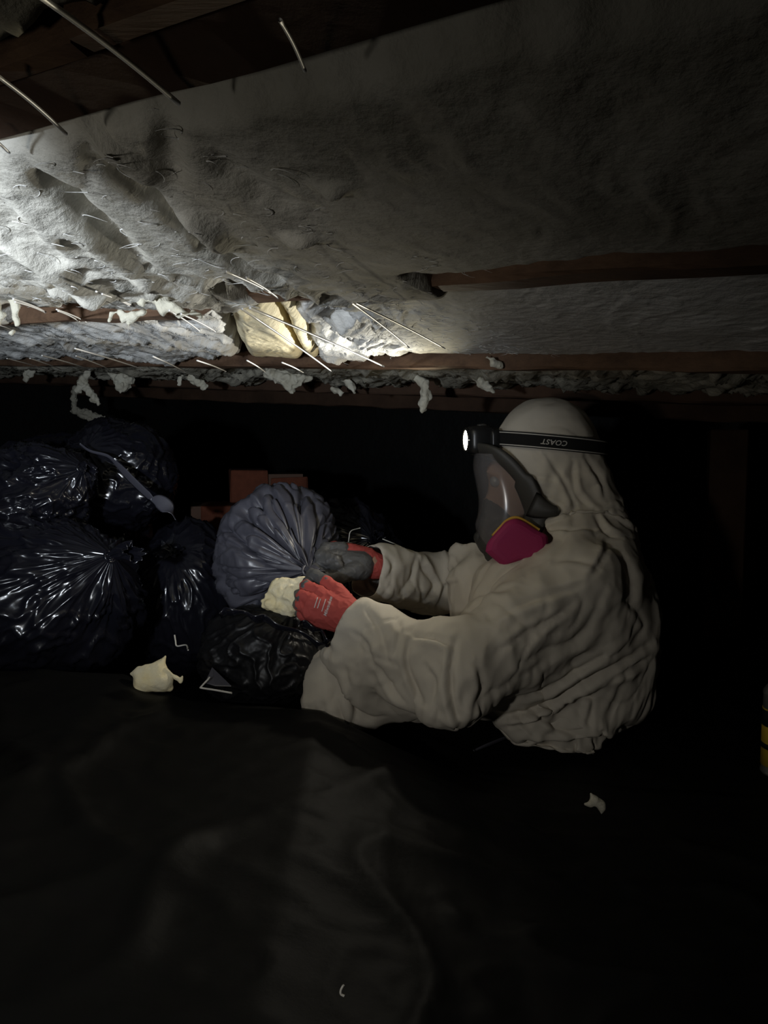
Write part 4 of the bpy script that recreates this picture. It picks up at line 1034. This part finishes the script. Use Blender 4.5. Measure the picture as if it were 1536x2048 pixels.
# ------------------------------------------------------------------ bin bags
def frame_of(ax):
    z = np.asarray(ax, float); z = z / np.linalg.norm(z); t = np.array([0, 0, 1.0]) if abs(z[2]) < .8 else np.array([1.0, 0, 0])
    x = np.cross(t, z); x /= np.linalg.norm(x); return x, np.cross(z, x), z
def bag(label, c, knot, rad, m, seed, npl=16, pl=.10, reach=1.15, crump=.05, tail=.06, tailr=.035, floor=0.0, nt=110, nf=300, twist=.3, cone=.55, facet=0.0, sharp=False, tdir=None):
    """a tied bin bag: c centre, knot position, rad (x, y, z) half sizes in metres"""
    c = np.asarray(c, float); knot = np.asarray(knot, float)
    ax = (knot - c) / np.asarray(rad); kl = np.linalg.norm(ax); ex, ey, ez = frame_of(ax)
    th = np.linspace(.0, np.pi, nt)[:, None] ** 1.0; th = (th / np.pi) ** 1.25 * np.pi
    ph = np.linspace(0, 2 * np.pi, nf, endpoint=False)[None]
    lat = np.sin(th); ht = np.cos(th)
    g = np.exp(-(th / cone) ** 2)                                    # drawn out to the knot
    ht = ht + (kl - 1) * g; lat = lat * (1 - .45 * np.exp(-(th / (cone * .8)) ** 2)) + .022 * np.exp(-(th / .08) ** 2)
    pw = ph + twist * np.exp(-(th / .9) ** 2)
    cx, sx = np.cos(pw), np.sin(pw)
    R1 = npl / (2 * np.pi)
    pn = n3(cx * R1 + 5, sx * R1 + 5, th * .9 + seed); pn2 = n3(cx * R1 * 2.1, sx * R1 * 2.1, th * 1.6 + seed + 9)
    pleat = (ridge(pn) ** 1.5 - .45) + .5 * (ridge(pn2) ** 1.5 - .45)
    if sharp: pleat = .35 - 1.5 * ridge(pn) ** 5 - .6 * ridge(pn2) ** 5
    amp = pl * np.minimum(lat * 2.2, 1.0) * np.exp(-(th / reach) ** 2)
    d = np.stack([cx * lat, sx * lat, ht + 0 * cx], -1)
    q = d * 1.0
    lump = n3(q[..., 0] * 1.6, q[..., 1] * 1.6, q[..., 2] * 1.6 + seed * 3.1) * .10
    cr = (ridge(n3(q[..., 0] * 4 + lump * 4, q[..., 1] * 4, q[..., 2] * 4 + seed)) ** 3 - .3) * crump + (ridge(n3(q[..., 0] * 10, q[..., 1] * 10, q[..., 2] * 10 + seed)) ** 3 - .3) * crump * .18
    cr = cr * sstep(.15, .8, th)
    if facet:
        rs = np.random.RandomState(seed + 50); nrm = rs.normal(size=(26, 3)); nrm /= np.linalg.norm(nrm, axis=1)[:, None]; off = rs.uniform(.72, .95, 26)
        sup = np.min(np.where((d @ nrm.T) > .05, off / np.maximum(d @ nrm.T, .05), 9), -1); sup = np.minimum(sup, 1.15)
        cr = cr + facet * (sup - 1) * sstep(.25, .8, th)
    rr = 1 + lump * sstep(.2, .9, th) + cr
    latv = lat * rr + amp * pleat
    loc = np.stack([cx * latv, sx * latv, ht * (1 + (rr - 1) * .6) + 0 * cx], -1)
    Wp = c + (loc[..., :1] * ex + loc[..., 1:2] * ey + loc[..., 2:] * ez) * np.asarray(rad)
    z = Wp[..., 2]; k_ = .03
    Wp[..., 2] = np.where(z < floor + k_, floor + k_ * np.exp(np.clip((z - floor - k_) / k_, -6, 0)), z)
    o = mesh('bin_bag', Wp.reshape(-1, 3), gridfaces(nt, nf, True), m)
    meta(o, label, 'bin bag', 'black bin bags')
    if tail > 0:                                                        # gathered end beyond the knot
        kx, ky, kz = frame_of(tdir if tdir is not None else (knot - c))
        s_ = np.linspace(0, 1, 26)[:, None]; p2 = np.linspace(0, 2 * np.pi, 120, endpoint=False)[None]
        ru = (ridge(n3(np.cos(p2) * 1.6, np.sin(p2) * 1.6, s_ * .8 + seed)) - .3)
        r_ = .008 + (tailr - .008) * s_ ** .8 * (.55 + .75 * ru); fl = .45 + .55 * np.abs(np.cos(p2 + seed))
        V = knot + kx * (r_ * np.cos(p2))[..., None] + ky * (r_ * np.sin(p2) * fl)[..., None] + kz * (s_ * tail * (1 + .25 * n3(np.cos(p2) * 2, np.sin(p2) * 2, seed)))[..., None] - np.array([0, 0, .02]) * (s_ ** 2)[..., None]
        t_ = mesh('gathered_end', V.reshape(-1, 3), gridfaces(26, 120, True), m, o)
        md = t_.modifiers.new('thick', 'SOLIDIFY'); md.thickness = .0008
        a = np.linspace(0, 2 * np.pi, 16, endpoint=False)
        ring = knot - kz * .004 + np.outer(np.cos(a), kx) * .012 + np.outer(np.sin(a), ky) * .012
        v, f = tube(np.vstack([ring, ring[:1]]), .0035, 6, caps=False); mesh('tie', v, f, m, o)
    return o
m_ = 1 / F
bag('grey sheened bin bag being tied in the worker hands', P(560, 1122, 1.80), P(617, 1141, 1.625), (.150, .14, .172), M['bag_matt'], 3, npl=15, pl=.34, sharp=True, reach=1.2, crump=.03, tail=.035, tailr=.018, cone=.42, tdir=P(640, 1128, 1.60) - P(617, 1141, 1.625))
bag('big shiny bin bag at lower left with pleats running to its knot', P(85, 1195, 1.72), P(222, 1112, 1.60), (.215, .19, .185), M['bag'], 5, npl=17, pl=.13, reach=1.25, crump=.06, tail=.075, tailr=.024, cone=.45)
bag('crumpled bluish bin bag on top of the big pleated one at the left', P(70, 985, 1.80), P(165, 935, 1.72), (.150, .14, .125), M['bag'], 8, npl=9, pl=.14, reach=.9, crump=.12, tail=.03, tailr=.02, facet=.75, floor=.35)
bag('dim round bin bag behind with a flat grey tie hanging from it', P(235, 950, 2.05), P(170, 900, 1.93), (.150, .15, .150), M['bag'], 11, npl=12, pl=.08, crump=.05, tail=.02, tailr=.015, floor=.2)
bag('dark bin bag low down between the pleated bag and the tied one', P(372, 1200, 2.02), P(345, 1105, 1.93), (.14, .14, .21), M['bag'], 14, npl=12, pl=.08, crump=.05, tail=.03)
bag('black bin bag behind the dim round one in the dark', P(120, 1080, 2.20), P(150, 960, 2.1), (.26, .18, .30), M['bag'], 17, npl=12, pl=.08, crump=.05, tail=.02)
bag('black bin bag in the dark behind the tied bag', P(690, 1180, 2.15), P(745, 1080, 2.02), (.20, .15, .24), M['bag'], 19, npl=12, pl=.08, crump=.06, tail=.05, tailr=.02)
# the open bag in front, stuffed with insulation
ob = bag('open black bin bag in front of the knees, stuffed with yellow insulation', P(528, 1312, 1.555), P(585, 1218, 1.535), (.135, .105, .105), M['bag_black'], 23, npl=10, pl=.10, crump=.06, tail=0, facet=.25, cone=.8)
for pl in ([(520, 1236), (548, 1248), (590, 1262), (630, 1282), (655, 1302)], [(440, 1232), (470, 1222), (500, 1232), (530, 1240)], [(600, 1248), (640, 1262), (660, 1290)]):
    q = spline([P(a, b, 1.455) for a, b in pl], 20); w_ = .010 + .005 * np.sin(np.linspace(0, 9, 20))
    v, f = tube(q + np.outer(np.sin(np.linspace(0, 14, 20)) * .004, (0, 1, .5)), 0, 8, flat=(w_, np.full(20, .003)), up=(0, -.7, .7)); mesh('rim', v, f, M['bag'], ob)
# flat tie of the dim bag
q = spline([P(160, 888, 1.86), P(180, 902, 1.85), (P(215, 912, 1.84)), P(235, 930, 1.83), P(262, 958, 1.82), P(290, 985, 1.81), P(308, 1000, 1.80)], 40)
v, f = tube(q, 0, 8, flat=(np.interp(np.linspace(0, 1, 40), [0, .4, .6, .9, 1], [.003, .005, .012, .011, .004]), np.full(40, .0012)), up=(.5, -.5, .6))
tie = meta(mesh('bag_tie', v, f, M['bag_matt']), 'long flat grey strip of plastic hanging down over the dim round bag', 'bag tie')
q = spline([P(302, 998, 1.80), P(318, 1002, 1.795), P(338, 1018, 1.79), P(352, 1040, 1.79)], 24)
v, f = tube(q, 0, 8, flat=(.002 + .016 * np.sin(np.linspace(.1, np.pi - .15, 24)), np.full(24, .0012)), up=(.5, -.3, -.8)); mesh('flap', v, f, M['bag_matt'], tie)

# ------------------------------------------------------------------ loose insulation and scraps
def sheet_z(x, y):
    A_ = ns_V.reshape(-1, 3); k = np.argmin((A_[:, 0] - x) ** 2 + (A_[:, 1] - y) ** 2); return A_[k, 2]
def chunk(name, chains, label, cat, m, seed, group=None, rest=False, **kw):
    pr = []
    for ch in chains: pr += chain([P(a, b, d) for a, b, d, r in ch], [r * d / F for a, b, d, r in ch])
    if rest:
        low = min(min(q[0][2] - q[2], q[1][2] - q[3]) for q in pr); c_ = np.mean([q[0] for q in pr], axis=0); dz = sheet_z(c_[0], c_[1]) + .001 - low
        pr = [(q[0] + [0, 0, dz], q[1] + [0, 0, dz], q[2], q[3]) for q in pr]
    return meta(blob(name, pr, m, seed=seed, **kw), label, cat, group)
chunk('insulation_chunk', [[(560, 1180, 1.53, 22), (590, 1195, 1.52, 26)], [(545, 1205, 1.53, 16), (580, 1215, 1.52, 16)], [(570, 1170, 1.53, 12), (606, 1160, 1.52, 8)], [(532, 1205, 1.53, 10), (545, 1212, 1.52, 10)], [(580, 1190, 1.53, 30), (560, 1260, 1.56, 30)]],
      'pale yellow insulation pushed into the open bag by the near hand', 'insulation chunk', M['chunk'], 41, voxel=.0028, nz=.004, nscale=90)
chunk('insulation_chunk', [[(290, 1365, 1.46, 22), (325, 1362, 1.46, 22)], [(282, 1350, 1.46, 14), (318, 1340, 1.46, 15)], [(318, 1338, 1.46, 9), (331, 1316, 1.46, 2.5)], [(300, 1344, 1.46, 6), (278, 1346, 1.46, 5), (262, 1350, 1.46, 2.5)],
      [(276, 1380, 1.45, 8), (268, 1388, 1.45, 3)], [(330, 1372, 1.46, 12), (340, 1380, 1.46, 6)], [(332, 1340, 1.45, 2.2), (352, 1358, 1.45, 2.2), (361, 1366, 1.45, 2.4), (365, 1356, 1.45, 2.2)]],
      'pale yellow fibreglass clump with points, lying on the bank crest', 'insulation clump', M['chunk'], 43, 'fibreglass clumps on the plastic sheet', rest=True, voxel=.0016, nz=.0012, nscale=90)
cz_ = px_floor(1195, 1632, .012); dd = proj(cz_)[2]
chunk('insulation_clump', [[(1190, 1606, dd, 9), (1202, 1614, dd, 9)], [(1186, 1600, dd, 4), (1182, 1592, dd, 2.5)], [(1180, 1614, dd, 4), (1170, 1612, dd, 2)], [(1204, 1620, dd, 5), (1203, 1631, dd, 2)]],
      'small tan fibreglass clump lying alone on the dark ground at the right', 'insulation clump', M['tuft'], 44, 'fibreglass clumps on the plastic sheet', rest=True, voxel=.0013, nz=.0008, nscale=120)
def strip(name, pts, r, label, m=M['strip'], cat='plastic scrap', seg=6, n=24, grp='plastic scraps'):
    v, f = tube(spline([P(*p) for p in pts], n), r, seg); return meta(mesh(name, v, f, m), label, cat, grp)
sc = strip('plastic_strip', [(419, 1355, 1.425), (416, 1359, 1.42), (402, 1374, 1.41), (404, 1376, 1.41), (430, 1380, 1.405), (464, 1386, 1.40)], .0018, 'white bent strip standing in for a bright fold rim of plastic left of the open bag')  # shine on a folded plastic rim, drawn as a white strip
q = np.array([P(410, 1366, 1.425), P(424, 1336, 1.47), P(462, 1373, 1.43), P(430, 1372, 1.42)])
v, f = merge([(np.concatenate([q, q + np.array([0, .0012, .0012])]), [[0, 1, 2, 3], [7, 6, 5, 4], [0, 4, 5, 1], [1, 5, 6, 2], [2, 6, 7, 3], [3, 7, 4, 0]])])
mesh('film', v, f, M['bag_matt'], sc, smooth=False)
strip('plastic_strip', [(349, 1270, 1.56), (351, 1282, 1.555), (354, 1292, 1.55), (372, 1290, 1.54), (376, 1300, 1.50)], .0016, 'thin upright white strip standing in for a glint behind the yellow clump')  # a glint, drawn as a white strip
strip('plastic_strip', [(697, 1085, 1.76), (698, 1076, 1.765), (702, 1062, 1.77), (720, 1056, 1.80)], .0012, 'short upright white strip standing in for a glint of plastic just behind the far glove')  # another glint given the shape of a white strip
strip('plastic_strip', [(765, 1078, 1.80), (785, 1086, 1.795), (803, 1094, 1.79)], .0012, 'slanting thin strip of plastic above the far sleeve')
for (a, b, w_, lab, sd) in ((684, 1982, 5, 'tiny curled white scrap near the bottom edge of the picture', 1), (873, 1583, 5, 'tiny white scrap on the sheet below the elbow', 2)):
    g0 = px_floor(a, b + 6, base_near(px_floor(a, b)[0], px_floor(a, b)[1]) + .006); dd = proj(g0)[2]
    if sd == 1: strip('plastic_scrap', [(a + 3, b - 12, dd), (a - 2, b - 2, dd), (a - 2, b + 6, dd), (a + 4, b + 10, dd)], .0012, lab)
    else: strip('plastic_scrap', [(a - 7, b + 3, dd), (a - 2, b - 2, dd), (a + 5, b - 1, dd), (a + 8, b + 3, dd)], .0014, lab)

# ------------------------------------------------------------------ brick pier stub, post and can
bx = P(500, 960, 2.45); bxr = np.array([.97, .22, 0]); byr = np.array([-.22, .97, 0]); k_ = 2.45 / F
pier = root('brick_pier', (bx[0], bx[1] + .1, 0), 'low stub of orange red brick pier in the dark behind the tied bag', 'brick pier')
bw, bh, gap = 75 * k_, 66 * k_, .007
top = P(500, 940, 2.45)[2]; rnd = np.random.RandomState(9)
nrow = int(top / (bh + gap)) + 1
pd_ = .22
for r_ in range(nrow):
    for k2 in range(3):
        cx_ = (k2 - 1.5) * (bw + gap) + bw / 2 + (gap / 2) + (0 if r_ % 2 == 0 else .03)
        zc = top - bh / 2 - r_ * (bh + gap)
        hh = bh / 2
        if zc - hh < 0: hh = (zc + hh) / 2; zc = hh
        if r_ == 0 and k2 == 0: continue
        if r_ == 0 and k2 == 2: zc -= .012; hh -= .012
        c = np.array([bx[0], bx[1], 0]) + bxr * (cx_ + .5 * (bw + gap) * 0) + byr * (pd_ / 2 + rnd.uniform(-.003, .003)) + np.array([0, 0, zc])
        v, f = box(c, bxr, byr, (0, 0, 1), bw / 2, pd_ / 2, hh, jit=.0012, rnd=rnd, bev=.004); mesh('brick', v, f, M['brick'], pier, smooth=False)
c = np.array([bx[0], bx[1], 0]) + byr * (pd_ / 2) + np.array([0, 0, (top - bh - gap) / 2])
v, f = box(c, bxr, byr, (0, 0, 1), 1.5 * (bw + gap) - .004, pd_ / 2 - .007, (top - bh - gap) / 2 - .002); mesh('mortar', v, f, M['mortar'], pier, smooth=False)
c = np.array([bx[0], bx[1], 0]) + bxr * (bw + gap) * .5 + byr * (pd_ / 2) + np.array([0, 0, top - bh / 2])
v, f = box(c, bxr, byr, (0, 0, 1), bw * .9, pd_ / 2 - .007, bh / 2 - .014); mesh('mortar', v, f, M['mortar'], pier, smooth=False)
pc = P(1446, 1130, 2.5); hz = CH + CA * pc[0] + GW * 0
v, f = box((pc[0], pc[1], (hz - .01) / 2 + .0), (.95, -.3, 0), (.3, .95, 0), (0, 0, 1), .055, .055, (hz - .01) / 2, bev=.004)
meta(mesh('support_post', v, f, M['wood_dark'], smooth=False), 'square timber post barely visible in the dark at the right', 'post')
# spray can at the right edge
g0 = px_floor(1560, 1548, .004); cd = proj(g0)[2]; s_ = cd / F
can = root('spray_can', g0, 'yellow labelled spray can cut off by the right edge', 'spray can')
def lathe(c, prof, seg=32):
    a = np.linspace(0, 2 * np.pi, seg, endpoint=False)
    V = np.array([[c[0] + r * np.cos(t), c[1] + r * np.sin(t), c[2] + z] for r, z in prof for t in a])
    n = len(prof); return V, gridfaces(n, seg, True)[:, ::-1].tolist() + [list(range(seg))[::-1], list(range((n - 1) * seg, n * seg))]
R_ = .034
v, f = lathe(g0, [(R_ * .9, 0), (R_, .004), (R_, .008), (R_ * .97, .010), (R_ * .97, .148), (R_, .150), (R_ * .98, .156), (R_ * .7, .170), (R_ * .62, .172)]); mesh('body', v, f, M['steel'], can)
v, f = lathe(g0, [(R_ * .98, .018), (R_ * .995, .0181), (R_ * .995, .1239), (R_ * .98, .124)]); lb = mesh('label', v, f, M['canyellow'], can)
v, f = lathe(g0, [(R_ * .992, .050), (R_ * 1.004, .0501), (R_ * 1.004, .060), (R_ * .992, .0601)]); mesh('band', v, f, M['black'], lb)
v, f = lathe(g0, [(R_ * .992, .092), (R_ * 1.004, .0921), (R_ * 1.004, .122), (R_ * .992, .1221)]); mesh('band', v, f, M['black'], lb)
v, f = lathe(g0, [(R_ * .70, .164), (R_ * .72, .166), (R_ * .70, .196), (R_ * .62, .204), (R_ * .2, .206)]); mesh('cap', v, f, M['black'], can)
v, f = lathe(g0 + np.array([0, 0, .206]), [(.006, 0), (.006, .010), (.004, .012)], 12); mesh('nozzle', v, f, M['white'], can)
